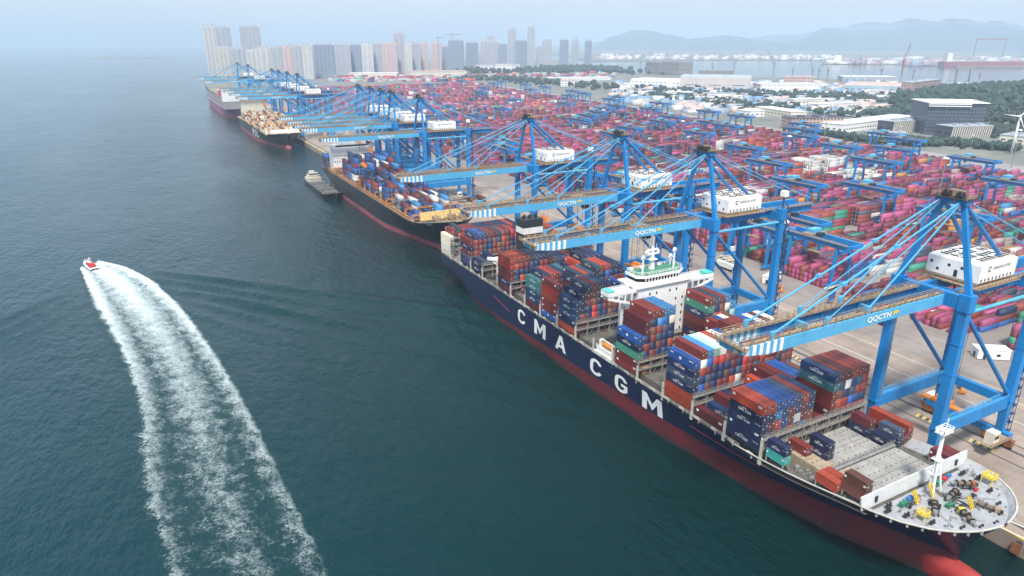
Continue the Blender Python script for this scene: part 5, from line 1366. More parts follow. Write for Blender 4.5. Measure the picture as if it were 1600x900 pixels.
for k in range(4): mb.tube((129.8+k*2.3, 584, 4.2), (129.8+k*2.3, 646, 4.2), .35, 8)
for y in (592, 606, 620, 634): mb.box(127.5, 139, y, y+1.2, 3.4, 5)
mb.tube((133.2, 612, 3.5), (133.2, 612, 14), .4, 8); mb.bar((133.2, 612, 13.5), (127, 606, 16), .5, .5); mb.tube((133.2, 578, 5), (133.2, 578, 13), .3, 8); P(bg_, ob, 'pipework', mb, M['steel'])
bg_.location = (ob[0]+1.4, ob[1]-10, 0)
# --- MSC ship
o3 = (157, 1010); s3 = empty('container_ship', (o3[0], o3[1], 0), 0, 'dark-hulled container ship loaded with sand coloured containers', 'ship', 'ships moored along the quay')
h3, zd3, st3 = ship_shape(872, 1180, 22, 20, 15.5, 15, 157.5)
loft_hull(s3, o3, st3, (h3, zd3, 157.5), lambda Y: 4.0, (M['pinkboot'], M['blackhull']))
mb = MB(); mb.ball((157.5, 880, 1.5), 3.4, 12, 0, 1, 3, 1.2); P(s3, o3, 'bulb', mb, M['pinkboot'], True)
mb = MB(); mb.grid([[(157.5-h3(Y, zd3(Y))+.2, Y, zd3(Y)-.9), (157.5+h3(Y, zd3(Y))-.2, Y, zd3(Y)-.9)] for Y in st3]); P(s3, o3, 'main_deck', mb, M['walk'])
mb = MB(); mb.box(138, 177, 1118, 1130, 15, 44); mb.box(135, 180, 1118.3, 1124, 44, 47)
P(s3, o3, 'deckhouse', mb, M['cream'])
mb = MB(); mb.box(138, 177, 1118.2, 1118.34, 45, 46.2); P(s3, o3, 'window', mb, M['glass'])
mb = MB(); mb.box(140, 175, 893, 894, 18, 22.5); P(s3, o3, 'breakwater', mb, M['white'])
for ch, y0 in (('M', 1010), ('S', 992), ('C', 976)): mb = glyph_mb(ch, 11, 8.5, lambda u, v, d, y0=y0: (157.5-h3(y0-u, 5.4+v)-.06, y0-u, 5.4+v)); P(s3, o3, 'hull_letter', mb, M['white'])
for bi in range(16):
    y = 905+13*bi
    if y > 1106: y += 20
    lv = rnd.choice((4, 5, 5, 6)) if bi > 1 else 3
    for r_ in range(17):
        n = max(1, lv+rnd.choice((-1, 0, 0, 0)))
        for t in range(n):
            c = CC[rnd.choice(['sand','sand','sand','cream','cream','brown','orange','sand','brick-red'])]
            STUFF.append((137+r_*2.5, y, 15.6+2.62*t, 2.44, 12.19, 2.58, jit(c)))
# --- mauve ship at the far berth
o4 = (157, 1430); s4 = empty('container_ship', (o4[0], o4[1], 0), 0, 'mauve-hulled empty container ship at the farthest berth', 'ship', 'ships moored along the quay')
h4, zd4, st4 = ship_shape(1245, 1620, 24, 20, 15.5, 16, 157.5)
loft_hull(s4, o4, st4, (h4, zd4, 157.5), lambda Y: 2.5, (M['pinkboot'], mat('mauve_hull_paint', (.30, .09, .20), .5, var=.15, scale=.05)))
mb = MB(); mb.grid([[(157.5-h4(Y, zd4(Y))+.2, Y, zd4(Y)-.9), (157.5+h4(Y, zd4(Y))-.2, Y, zd4(Y)-.9)] for Y in st4])
for k in range(22): mb.box(136, 179, 1275+k*14.4, 1276+k*14.4, 14.6, 22)
P(s4, o4, 'main_deck', mb, M['steel'])
mb = MB(); mb.box(140, 175, 1380, 1391, 15, 42); mb.box(134, 181, 1380.3, 1386, 42, 45); P(s4, o4, 'deckhouse', mb, M['white'])
mb = MB(); mb.box(140, 175, 1380.2, 1380.36, 43, 44.3); P(s4, o4, 'window', mb, M['glass'])
mb = MB(); mb.box(150, 165, 1540, 1550, 15, 38); P(s4, o4, 'funnel', mb, M['pink'])
# ------------------------------------------------------------------ speedboat
c = (BOAT_BOW+BOAT_STERN)/2; d = (BOAT_BOW-BOAT_STERN); BL = 15.5
ang = math.atan2(d.y, d.x)
bt = empty('speedboat', (c.x, c.y, .5), ang, 'small red and white speedboat at the head of the white wake', 'boat')
bt.rotation_euler = (0, R(-4), ang)
def boat_hull(half, z0, z1, xs):
    rows_ = []
    for t in xs:
        x = -BL/2+BL*t; hh = half*(1-max(0, (t-.5)/.5)**2.2)**.8 if t < 1 else .02
        hh = max(hh, .03); k = z1+.7*max(0, t-.4)**1.5
        rows_.append([(x, -hh, k), (x, -hh*.85, z0+.3+.5*max(0, t-.6)), (x, 0, z0+.9*max(0, t-.55)), (x, hh*.85, z0+.3+.5*max(0, t-.6)), (x, hh, k)])
    return rows_
TS = (0, .15, .3, .45, .6, .7, .8, .88, .94, .98, 1)
rows_ = boat_hull(2.4, -.8, 1.3, TS)
mb = MB(); mb.grid(rows_); mb.poly([p for p in rows_[0]]); mb.build('hull', M['dark'], bt, True)
mb = MB(); mb.grid([[r[0], ((r[0][0]), 0, r[0][2]+.06), r[4]] for r in rows_]); mb.build('deck', M['white'], bt)
mb = MB()
for a, b in zip(rows_[:-1], rows_[1:]):
    for i in (0, 4): mb.bar(a[i], b[i], .35, .45)
mb.build('gunwale', mat('boat_grey_trim', (.55, .57, .6), .4), bt)
mb = MB(); mb.hexa([(-5.2,-1.65,1.3),(2.4,-1.5,1.5),(2.4,1.5,1.5),(-5.2,1.65,1.3),(-4.9,-1.45,3.3),(.9,-1.25,3.4),(.9,1.25,3.4),(-4.9,1.45,3.3)]); cb = mb.build('cabin', M['red'], bt)
mb = MB(); mb.box(-3.6,1.2,-1.62,-1.56,2.2,2.8); mb.box(-3.6,1.2,1.56,1.62,2.2,2.8); mb.quad((2.25,-1.2,1.9),(2.25,1.2,1.9),(1.35,1.1,3.0),(1.35,-1.1,3.0)); mb.build('window', M['glass'], cb)
mb = MB(); mb.box(-1.6,.4,-.9,.9,3.4,3.6); mb.bar((-.6,0,3.6),(-.9,0,5.8),.22,.22); mb.box(-1.2,-.5,-.9,.9,5.2,5.35); mb.ball((-.9,0,6.0),.35,8); mb.build('mast', M['white'], bt)
mb = MB(); mb.box(-7.9,-7.2,-1.2,-.4,-.2,1.5); mb.box(-7.9,-7.2,.4,1.2,-.2,1.5); mb.build('engine', M['dark'], bt)
mb = MB(); mb.rail([(3.2,-1.5,1.75),(6,-.9,2.0),(7.6,0,2.2),(6,.9,2.0),(3.2,1.5,1.75)], .8, .04, 1); mb.build('railing', M['white'], bt)
# ------------------------------------------------------------------ vehicles and gear on the apron
def make_truck(load=None, col=None):
    r = empty('terminal_truck', (0, 0, 0))
    tb = [M['truckblue'], M['white'], M['dark'], M['glass'], M['steel']]
    mb = MB(); mb.hexa([(5.4,-1.2,.9),(7.6,-1.2,.9),(7.6,1.2,.9),(5.4,1.2,.9),(5.4,-1.15,3.0),(7.2,-1.1,3.0),(7.2,1.1,3.0),(5.4,1.15,3.0)], 0); mb.box(5.3, 7.7, -1.22, 1.22, .55, .95, 1); cb_ = mb.build('cab', tb, r)
    mb = MB(); mb.box(7.24, 7.5, -1, 1, 1.9, 2.7, 0); mb.box(5.8, 6.9, -1.24, -1.16, 1.9, 2.7); mb.box(5.8, 6.9, 1.16, 1.24, 1.9, 2.7); mb.build('window', M['glass'], cb_)
    mb = MB(); mb.box(-7, 5.2, -.5, .5, .95, 1.3); mb.box(-7, 4.8, -1.22, -1.0, 1.12, 1.36); mb.box(-7, 4.8, 1.0, 1.22, 1.12, 1.36)
    for k in range(6): mb.box(-6.8+k*2.3, -6.5+k*2.3, -1.2, 1.2, 1.1, 1.34)
    mb.build('trailer', M['truckblue'] if col is None else col, r)
    for x in (6.7, 4.2, 3.1, -4.6, -5.8):
        for s in (-1, 1):
            mb = MB(); mb.tube((x, s*.8, .5), (x, s*1.2, .5), .5, 10); mb.build('wheel', M['rubber'], r)
    return r
tk = make_truck(); first = True
def near(pt): return pt
for n, (X, Y, rz, load, lab) in enumerate([
  (309, 161, R(-58), 'tank', 'blue terminal truck carrying two white tanks, inland of the crane over the navy ship bow'),
  (286, 203, R(32), None, 'empty blue terminal truck near the hut, farther from the quay crane than its twin'),
  (293, 189, R(32), None, 'empty blue terminal truck parked closer to the tank truck than its twin'),
  (327, 150, R(5), 'maroon', 'blue terminal truck with a maroon container beside pale empty chassis at the yard edge'),
  (231, 486, R(90), 'brown', 'truck with a brown container on the apron beyond the bow of the black-hulled ship'),
  (246, 430, R(90), 'blue', 'truck with a blue container ahead of the black-hulled ship on the apron'),
  (250, 545, R(90), None, 'empty truck on the apron abreast of the black-hulled ship'),
  (252, 372, R(-90), None, 'empty truck on the apron inland of the navy ship stern crane'),
  (272, 310, R(90), 'brick-red', 'truck with a brick-red container inland, midway along the navy ship stern half'),
  (228, 268, R(90), None, 'empty truck between the legs of the crane abreast of the navy ship funnel'),
  (275, 262, R(-90), 'white', 'truck with a white container at the yard edge inland of the navy ship funnel'),
  (279, 176, R(90), 'navy', 'truck with a navy container at the yard edge inland of the navy ship bow'),
  (430, 118+37*1.5, R(180), 'maroon', 'truck with a maroon container in the lane after the second container block'),
  (372, 118+37*3.5, R(0), 'orange-red', 'truck with an orange-red container in the lane after the fourth container block'),
  (495, 118+37*4.5, R(180), None, 'empty truck in the lane after the fifth container block'),
  (340, 118+37*6.5, R(0), 'magenta', 'truck with a magenta container in the lane after the seventh container block'),
  (610, 118+37*7.5, R(180), 'white', 'truck with a white container in the lane after the eighth container block'),
  (262, 640, R(90), 'magenta', 'truck with a magenta container on the apron abreast of the black-hulled ship'),
  (238, 700, R(90), None, 'empty truck on the apron just astern of the black-hulled ship'),
  (245, 760, R(90), 'blue', 'truck with a blue container on the apron between the black-hulled and sand-laden ships')]):
    o = tk if n == 0 else copy_tree(tk)
    o.location = (X, Y, G); o.rotation_euler = (0, 0, rz); tag(o, lab, 'truck', 'trucks on the quay apron')
    ca, sa = math.cos(rz), math.sin(rz)
    if load == 'tank':
        for k, xx in enumerate((-4.0, 1.9)):
            t = empty('tank_container', (X+ca*xx, Y+sa*xx, G+1.37), rz, f'white tank container, {("rear","front")[k]} one of the two on the blue truck', 'container')
            mb = MB(); mb.tube((-2.7, 0, 1.25), (2.7, 0, 1.25), 1.15, 14); mb.build('tank', M['white'], t, True)
            mb = MB()
            for x in (-2.9, 2.9):
                for y in (-1.2, 1.2): mb.box(x-.08, x+.08, y-.08, y+.08, 0, 2.5)
                for z in (.05, 2.42): mb.box(x-.08, x+.08, -1.2, 1.2, z, z+.1)
            for y in (-1.2, 1.2):
                for z in (.05, 2.42): mb.box(-2.9, 2.9, y-.07, y+.07, z, z+.1)
            mb.build('frame', M['white'], t)
    elif load:
        oc = link('shipping_container', cont_mesh(load)); oc.location = (X-ca*1.1, Y-sa*1.1, G+1.37); oc.rotation_euler = (0, 0, rz+R(90))
        tag(oc, f'{load} container riding on the truck, ' + lab.split(' container ')[1], 'container'); dd = link('door', door_mesh(load), oc); dd.location = (0, -6.05, 0)
# spare spreaders, hatch covers and chassis lying under the nearest crane
def spare(X, Y, rz, lab):
    t = empty('spreader', (X, Y, G), rz, lab, 'spreader', 'orange spreaders parked on the apron')
    mb = MB(); mb.box(-6, 6, -.5, .5, .9, 1.5); mb.box(-6.2, -5.6, -1.25, 1.25, .6, 1.4); mb.box(5.6, 6.2, -1.25, 1.25, .6, 1.4); mb.box(-2.4, 2.4, -1.1, 1.1, 1.5, 2.2); mb.build('beam', M['orange'], t)
    mb = MB()
    for x in (-4, 4): mb.box(x-.3, x+.3, -1, 1, 0, .9)
    mb.box(-1.5, 1.5, -.8, .8, 2.2, 3.0); mb.build('headblock', M['walk'], t)
spare(250, 119, R(30), 'orange spreader lying on the apron between the legs of the crane over the navy bow')
spare(262, 131, R(20), 'orange spreader lying on the apron inland of the crane over the navy bow')
spare(276, 226, R(50), 'orange spreader lying by the two empty blue trucks')
for n, (X, Y, rz, lab) in enumerate(((286, 129, R(-35), 'white slab-sided hut on the apron beside the orange spreader'), (281, 236, R(20), 'white slab-sided hut beside the two empty blue trucks'), (231, 119, R(0), 'small white hut between portal legs of the crane over the navy bow'))):
    t = empty('equipment_hut', (X, Y, G), rz, lab, 'hut', 'white huts on the apron'); k = .55 if n == 2 else 1
    mb = MB(); mb.box(-6*k, 6*k, -2.6*k, 2.6*k, .3, 4.2*k); mb.box(-6.2*k, 6.2*k, -2.8*k, 2.8*k, 4.2*k, 4.4*k); mb.build('wall', M['white'], t)
    mb = MB(); mb.box(-4*k, -2.8*k, -2.66*k, -2.58*k, .3, 2.6*k); mb.box(1*k, 2.4*k, -2.66*k, -2.58*k, 1.5*k, 2.6*k); mb.box(-6.06*k, -5.9*k, -.7*k, .7*k, .4, 2.5*k); mb.build('door', M['dark'], t)
CHL = []
for n, (X, Y, rz) in enumerate([(300+k*4.0, 214+k*.5, R(12)) for k in range(4)]+[(318+3.4*k, 152+k*2.2, R(6)) for k in range(4)]+[(290+2*k, 272+4*k, R(5)) for k in range(3)]):
    t = empty('trailer_chassis', (X, Y, G), rz, ('pale empty trailer chassis parked by the yard gantries and the two empty blue trucks' if n < 4 else 'pale empty trailer chassis parked beside the maroon container truck' if n < 8 else 'pale empty trailer chassis parked inland of the navy ship funnel'), 'trailer', ('chassis by the second crane','chassis at the right','chassis behind the third crane')[0 if n < 4 else 1 if n < 8 else 2])
    mb = MB(); mb.box(-6.2, 6.2, -1.1, -.75, 1, 1.35); mb.box(-6.2, 6.2, .75, 1.1, 1, 1.35)
    for k in range(6): mb.box(-6+k*2.3, -5.7+k*2.3, -1.1, 1.1, 1, 1.3)
    mb.build('frame', M['cream'], t)
    mb = MB()
    for x in (-5, -3.9):
        for s in (-.95, .95): mb.tube((x, s-.15, .5), (x, s+.15, .5), .5, 8)
    mb.build('wheels', M['rubber'], t)
# high lamp masts in the yard
def lamp_mast():
    r = empty('lamp_mast', (0, 0, 0))
    mb = MB(); mb.tube((0, 0, 0), (0, 0, 38), .5, 10, 0, .22); mb.build('pole', M['steel'], r)
    mb = MB(); mb.tube((0, 0, 37.2), (0, 0, 38), 1.7, 12, 0)
    for k in range(8): a = k*math.pi/4; mb.box(1.9*math.cos(a)-.35, 1.9*math.cos(a)+.35, 1.9*math.sin(a)-.35, 1.9*math.sin(a)+.35, 36.8, 37.6)
    mb.build('lamp_head', M['white'], r); return r
lm = lamp_mast()
for n, (X, Y) in enumerate([(268, 222), (528, 300), (528, 445), (528, 590), (528, 740), (528, 890), (528, 1040), (766, 300+70), (790, 610), (820, 820), (846, 1060), (528, 1220)]):
    o = lm if n == 0 else copy_tree(lm); o.location = (X, Y, G)
    tag(o, ('grey lamp mast at the yard edge by the two empty blue trucks' if n == 0 else f'grey lamp mast on the yard cross lane, {ordw(n)} from the navy ship bow' if n < 7 else f'grey lamp mast beside the inland road, {ordw(n-6)} from the wind turbine' if n < 11 else 'grey lamp mast far back on the cross lane of the yard'), 'lamp mast', 'lamp masts of the yard')
# mooring bollards and fenders at the quay edge, where the ships leave it in view
qb = None
for n, Y in enumerate((24, 33, 42, 51, 60, 69, 78, 346, 356, 366, 660, 672, 684, 696, 708)):
    if qb is None:
        qb = empty('quay_bollard', (0, 0, 0)); mb = MB(); mb.tube((0, 0, 0), (0, 0, .8), .45, 10, 0, .35); mb.build('post', M['rust'], qb); mb = MB(); mb.tube((0, 0, .8), (0, 0, 1.15), .7, 10); mb.build('cap', M['rust'], qb); o = qb
    else: o = copy_tree(qb)
    o.location = (182.6, Y, G)
    tag(o, 'rusty mooring bollard on the quay edge ' + ('beside the navy bow' if Y < 100 else 'between the navy ship and the black-hulled ship' if Y < 400 else 'astern of the black-hulled ship'), 'bollard', 'bollards at the quay edge ' + ('by the navy bow' if Y < 100 else 'between two ships' if Y < 400 else 'astern of the black-hulled ship'))
fd = None
for n, Y in enumerate((28, 37, 46, 55, 64, 73, 351, 361, 666, 678, 690, 702)):
    if fd is None:
        fd = empty('rubber_fender', (0, 0, 0)); mb = MB(); mb.tube((0, 0, -3.5), (0, 0, -.6), .8, 10); mb.build('fender_drum', M['rubber'], fd); mb = MB(); mb.box(-1.0, -.8, -1.1, 1.1, -3.6, -.4); mb.build('fender_panel', M['rust'], fd); o = fd
    else: o = copy_tree(fd)
    o.location = (180.1, Y, G)
    tag(o, 'black rubber fender hung on the quay wall ' + ('beside the navy bow' if Y < 100 else 'between the navy ship and the black-hulled ship' if Y < 400 else 'astern of the black-hulled ship'), 'fender', 'fenders of the quay wall ' + ('by the navy bow' if Y < 100 else 'between two ships' if Y < 400 else 'astern of the black-hulled ship'))
# ------------------------------------------------------------------ city towers
facades = {}
def facade(c):
    if c in facades: return facades[c]
    m, nt, b = nodes_of('tower_facade'); N = nt.nodes; L = nt.links
    tc = N.new('ShaderNodeTexCoord'); n = N.new('ShaderNodeTexNoise'); n.inputs['Scale'].default_value = .04; n.inputs['Detail'].default_value = 4
    L.new(tc.outputs['Object'], n.inputs[0])
    mr = N.new('ShaderNodeMapRange'); mr.inputs[3].default_value = .8; mr.inputs[4].default_value = 1.15; L.new(n.outputs[0], mr.inputs[0])
    mx = N.new('ShaderNodeMix'); mx.data_type = 'RGBA'; mx.blend_type = 'MULTIPLY'; mx.inputs[0].default_value = 1; mx.inputs[6].default_value = (*c, 1); L.new(mr.outputs[0], mx.inputs[7])
    L.new(mx.outputs[2], b.inputs['Base Color']); b.inputs['Roughness'].default_value = .8
    facades[c] = m; return m
WIN = mat('tower_window_bands', (.21, .24, .29), .4, var=.2, scale=.1)
TC = {'grey': (.38,.40,.44), 'pale': (.55,.54,.53), 'pink': (.54,.42,.40), 'dark': (.22,.27,.35), 'cream': (.56,.53,.48)}
def tower(px0, px1, ptop, pbase, depth_ratio, colour, label, group, crown=0, rot=0):
    a = gp((px0+px1)/2, pbase, 5)
    dv = Vector((a.x, a.y, 0)); dist = dv.length; az = math.atan2(a.x, a.y)
    ax = _f.dot(Vector((a.x, a.y, 5-CAM_H)))
    wdt = (px1-px0)*ax/1067; h = (pbase-ptop)*ax/1067*1.02
    dep = wdt*depth_ratio
    dirn = dv.normalized(); c = a+dirn*dep/2
    t = empty('tower_block', (c.x, c.y, 5), -az+rot, label, 'tower', group)
    w, d = wdt/2*.98, dep/2
    mb = MB(); nb = max(2, int(wdt/14)); 
    mb.box(-w, w, -d, d, 0, h)
    for i in range(nb):                               # projecting bays, with the slots between them in shade
        x0 = -w+2*w*i/nb; x1 = x0+2*w/nb*.62
        mb.box(x0+.6, x1, -d-2.2, -d, 0, h-rnd.uniform(0, 4)); mb.box(x0+.6, x1, d, d+2.2, 0, h-3)
    mb.box(-w-1.6, -w, -d*.5, d*.5, 0, h-2); mb.box(w, w+1.6, -d*.5, d*.5, 0, h-2)
    fl = 3.3*3
    for k in range(int(h/fl)):
        z = 3+k*fl
        for i in range(nb):
            x0 = -w+2*w*i/nb; x1 = x0+2*w/nb*.62
            mb.box(x0+(x1-x0)*.3, x0+(x1-x0)*.42, -d-2.26, -d-2.1, z, z+fl*.8, 1); mb.box(x0+(x1-x0)*.68, x0+(x1-x0)*.8, -d-2.26, -d-2.1, z, z+fl*.8, 1)
        mb.box(-w-1.66, -w-1.5, -d*.2, d*.05, z, z+fl*.8, 1)
    mb.build('wall', [facade(TC[colour]), WIN], t)
    mb = MB(); mb.box(-w*.7, w*.7, -d*.6, d*.6, h, h+4)
    for i in range(nb): x0 = -w+2*w*i/nb; mb.box(x0+1, x0+2*w/nb*.5, -d*.4, d*.4, h+4, h+4+rnd.uniform(2, 7)+crown)
    mb.build('roof', facade(TC['grey']), t)
    return t
TW = [  # photo columns: x0, x1, top, base, depth ratio, colour, label
 (328,346,48,118,.5,'pale','pale slab tower at the very left of the skyline, left half of the tallest twin'),(346,367,49,114,.4,'grey','grey slab tower, right half of the tallest twin at the left of the skyline'),
 (383,412,48,112,.45,'grey','detached tall grey slab tower second from the left, rising behind the lower row'),
 (341,366,78,120,.5,'cream','low broad pale tower in front of the leftmost twin slabs'),(366,390,80,121,.5,'grey','low grey tower below the gap between the two tall slabs'),(390,404,82,122,.6,'pale','narrow pale tower under the detached tall slab'),
 (404,428,79,123,.5,'pale','pale tower immediately right of the detached tall slab'),(428,447,78,124,.5,'grey','grey residential tower, second to the right of the detached tall slab'),(447,463,76,124,.6,'pink','pinkish residential tower left of the two grey towers in the low row'),
 (463,477,76,124,.6,'grey','grey residential tower just right of a pinkish one in the low row'),(477,491,75,124,.6,'pale','pale residential tower left of the broad blue-grey one'),
 (494,525,74,122,.45,'dark','broad blue-grey tower with a pale left flank in the skyline row'),(527,550,74,119,.5,'grey','grey tower with a bright pale edge, right of the broad blue-grey one'),(550,568,74,118,.6,'dark','blue-grey tower in the middle of the skyline row'),
 (568,585,73,118,.6,'pale','pale tower with a cream flank in the middle of the skyline row'),(585,600,72,117,.6,'grey','grey tower left of the pinkish pair'),(600,612,71,117,.6,'pink','left tower of the pinkish pair in the skyline'),(612,622,71,117,.6,'pink','right tower of the pinkish pair in the skyline'),
 (619,634,57,116,.7,'grey','tall slim grey tower standing above the skyline row'),(634,645,72,116,.6,'pale','narrow pale tower right of the slim tall one'),(645,658,71,115,.6,'grey','grey tower left of the last pinkish one'),(658,669,71,114,.6,'pink','last pinkish tower at the right end of the dense row'),
 (675,690,70,112,.6,'pink','pinkish tower under a tower crane, right of the dense row'),(692,704,76,111,.6,'dark','lower dark half of a stepped pair left of the lone grey tower'),(702,725,67,114,.5,'dark','dark broad stepped tower still under construction'),
 (729,747,70,112,.6,'dark','lone dark grey tower right of the stepped one'),(747,753,84,108,1,'grey','short narrow tower behind the lone dark grey one'),(752,778,69,110,.5,'grey','broad grey tower with a bright left flank'),(762,773,60,100,.8,'grey','tower with a rounded top peeping over the broad grey one'),
 (778,792,72,105,.6,'dark','lower dark tower left of the tall twin needles'),(794,806,50,108,.8,'grey','left one of the two tallest needle towers'),(805,823,67,110,.6,'dark','broad dark tower between the two tallest needles'),(824,835,48,104,.9,'grey','right one of the two tallest needle towers'),
 (838,848,75,103,.8,'grey','low grey tower right of the right needle'),(847,861,66,106,.7,'grey','grey tower with bright left flank beside the low one'),(874,887,66,108,.7,'dark','left one of the three slim towers at the right end of the skyline'),(893,903,66,106,.8,'grey','middle one of the three slim towers at the right end of the skyline'),(913,923,67,107,.8,'dark','right one of the three slim towers at the right end of the skyline')]
for t in TW: tower(*t[:7], 'towers of the distant skyline')
def building(name, cat, label, p0, p1, depth, h, wallm, roofm, rows=2, gap=4.5, group=None, over=.6, winm=None, saw=0, wh=1.6):
    """a low block whose front edge runs between two photo ground points"""
    a, b = gp(*p0, 5), gp(*p1, 5); v = b-a; L_ = v.length; ang = math.atan2(v.y, v.x)
    t = empty(name, (a.x, a.y, 5), ang, label, cat, group)
    mb = MB(); mb.box(0, L_, 0, depth, 0, h); n = max(2, int(L_/gap))
    for r_ in range(rows):
        z = h*(r_+.35)/rows
        for i in range(n): x = L_*(i+.25)/n; mb.box(x, x+L_/n*.5, -.12, .05, z, z+min(wh, h/rows*.5), 1)
        nd = max(2, int(depth/gap))
        for i in range(nd): y = depth*(i+.25)/nd; mb.box(-.12, .05, y, y+depth/nd*.5, z, z+min(wh, h/rows*.5), 1); mb.box(L_-.05, L_+.12, y, y+depth/nd*.5, z, z+min(wh, h/rows*.5), 1)
    mb.build('wall', [wallm, winm or M['glass']], t)
    mb = MB()
    if saw:
        for k in range(saw):
            y0, y1 = depth*k/saw, depth*(k+1)/saw
            mb.hexa([(-over, y0, h), (L_+over, y0, h), (L_+over, y1, h), (-over, y1, h), (-over, y0+.4, h+.3), (L_+over, y0+.4, h+.3), (L_+over, (y0+y1)/2+.5, h+4), (-over, (y0+y1)/2+.5, h+4)])
    else:
        mb.box(-over, L_+over, -over, depth+over, h, h+.9)
        for k in range(3): x = L_*(.2+.3*k); mb.box(x, x+min(8, L_*.1), depth*.3, depth*.6, h+.9, h+3)
    mb.build('roof', roofm, t); return t
whiteR = mat('white_metal_roof', (.66,.68,.70), .6, var=.1, scale=.05)
greyR = mat('grey_metal_roof', (.34,.38,.42), .6, var=.15, scale=.05)
redR = mat('reddish_metal_roof', (.52,.36,.32), .7, var=.15, scale=.05)
blueW = mat('pale_blue_wall', (.32,.44,.52), .7, var=.1, scale=.05)
pinkW = mat('pinkish_brick_wall', (.48,.34,.30), .85, var=.12, scale=.06)
darkW = mat('dark_glass_wall', (.05,.065,.09), .35, var=.25, scale=.05)
stripW = mat('pale_fin_wall', (.58,.54,.47), .8, var=.1, scale=.05)
building('warehouse', 'warehouse', 'long white warehouse with a row of dark windows, nearest behind the yard', (1316,208), (1428,193), 34, 11, M['white'], whiteR, 1, 7)
building('office_building', 'building', 'pink-walled office with dark hipped roof left of the long white warehouse', (1235,204), (1316,203), 30, 17, pinkW, mat('dark_slate_roof', (.09,.09,.11), .7), 4, 5)
building('office_building', 'building', 'low cream office in front of the long white warehouse', (1352,218), (1416,220), 16, 9, M['cream'], greyR, 3, 4)
fin = building('office_building', 'building', 'low block clad in pale fins at the left foot of the dark glass block', (1394,208), (1440,205), 26, 15, darkW, greyR, 1, 300)
fin2 = building('office_building', 'building', 'low block clad in pale fins at the right foot of the dark glass block', (1485,217), (1548,215), 28, 15, darkW, greyR, 1, 300)
for f_, L_ in ((fin, (gp(1440,205)-gp(1394,208)).length), (fin2, (gp(1548,215)-gp(1485,217)).length)):
    mb = MB(); n = int(L_/3.4)
    for i in range(n): mb.bar((L_*i/n, -.5, 0), (L_*i/n+1.8, -.5, 15), 1.4, .8)
    mb.build('cladding_fin', stripW, f_)
dk = building('office_building', 'building', 'tall dark glass office block with white roof slab behind the pink-walled yard', (1442,210), (1532,212), 60, 42, darkW, M['white'], 9, 4, over=2.5, winm=mat('grey_panes', (.14,.18,.24), .2, var=.5, scale=.3))  # panes in a paler blue-grey than the dark wall
mb = MB(); mb.box(0, 52, -3, -.2, 37.5, 41.5); mb.box(0, 52, -3.2, -3, 39, 40.2, 1); mb.build('white_balcony', [M['white'], M['glass']], dk)
building('warehouse', 'warehouse', 'huge pale shipyard hall with dark roof ridge, centre of the middle distance', (1062,139), (1172,141), 130, 30, mat('pale_hall_wall', (.55,.50,.48), .8, var=.1, scale=.03), greyR, 1, 60, saw=4)
building('warehouse', 'warehouse', 'lower white shed with striped roof, in front and left of the huge shipyard hall', (985,134), (1062,137), 90, 16, M['white'], whiteR, 2, 12, saw=5)
building('warehouse', 'warehouse', 'white shed with louvred front right of the huge shipyard hall', (1188,141), (1280,141), 60, 15, M['white'], whiteR, 2, 8)
building('warehouse', 'warehouse', 'pale blue shed with a red and white roof left of the pinkish slab block', (1318,142), (1408,145), 120, 15, blueW, redR, 1, 14, saw=5)
building('warehouse', 'warehouse', 'grey shed by the water behind the red-roofed blue shed', (1316,128), (1400,129), 80, 16, greyR, whiteR, 1, 20)
building('apartment_building', 'building', 'pinkish slab block with a grid of windows standing in the trees', (1424,154), (1466,147), 26, 34, pinkW, greyR, 9, 5)
for n, (a, b, d, h, wm, rm, lab) in enumerate([
 ((1240,163),(1290,162),22,9,M['cream'],whiteR,'low cream building among trees left of the white curved-roof one'),((1276,170),(1342,167),20,8,M['white'],whiteR,'low white building with curved roofs among the trees'),
 ((1040,150),(1080,151),30,9,M['cream'],whiteR,'small cream shed at the left foot of the huge shipyard hall'),((1100,152),(1150,153),26,9,M['white'],greyR,'small white shed below the middle of the huge shipyard hall'),
 ((860,127),(955,125),40,9,M['white'],whiteR,'long low white building right of the skyline towers'),((876,135),(903,135),40,16,M['white'],redR,'small white building below the long low one right of the skyline'),
 ((1480,139),(1520,141),50,14,M['white'],whiteR,'white shed on the shore behind the wooded hill'),((1530,140),(1558,139),40,10,M['cream'],greyR,'cream shed on the shore at the right of the white one'),
 ((640,121),(730,120),60,20,M['cream'],redR,'long pale hall with curved pink roof below the skyline towers'),((545,121),(620,121),60,14,M['cream'],whiteR,'long low pale hall below the middle of the skyline'),
 ((742,112),(772,113),50,28,M['white'],greyR,'pale podium block below the broad grey tower'),((774,113),(800,114),50,34,M['white'],greyR,'pale podium block below the left needle tower'),
 ((1008,115),(1030,117),50,44,M['steel'],M['steel'],'left one of two dark steel ship sections on the shore'),((1034,117),(1060,119),60,48,M['steel'],M['steel'],'right one of two dark steel ship sections on the shore'),
 ((1224,132),(1270,133),60,22,redR,redR,'reddish shipyard block by the water right of the huge hall'),((1090,123),(1140,124),60,26,M['steel'],M['steel'],'dark rig deck behind the roof of the huge shipyard hall'),
 ((1180,176),(1235,185),30,10,M['cream'],whiteR,'low cream building beside the inland road left of the pink-walled office'),((1150,180),(1172,183),30,9,M['white'],whiteR,'small white building beside the inland road'),
 ((1560,222),(1600,226),40,9,M['cream'],greyR,'low cream building at the right edge behind the wind turbine')]):
    building('low_building', 'building', lab, a, b, d, h, wm, rm, 1 if h < 15 else 3, 9)
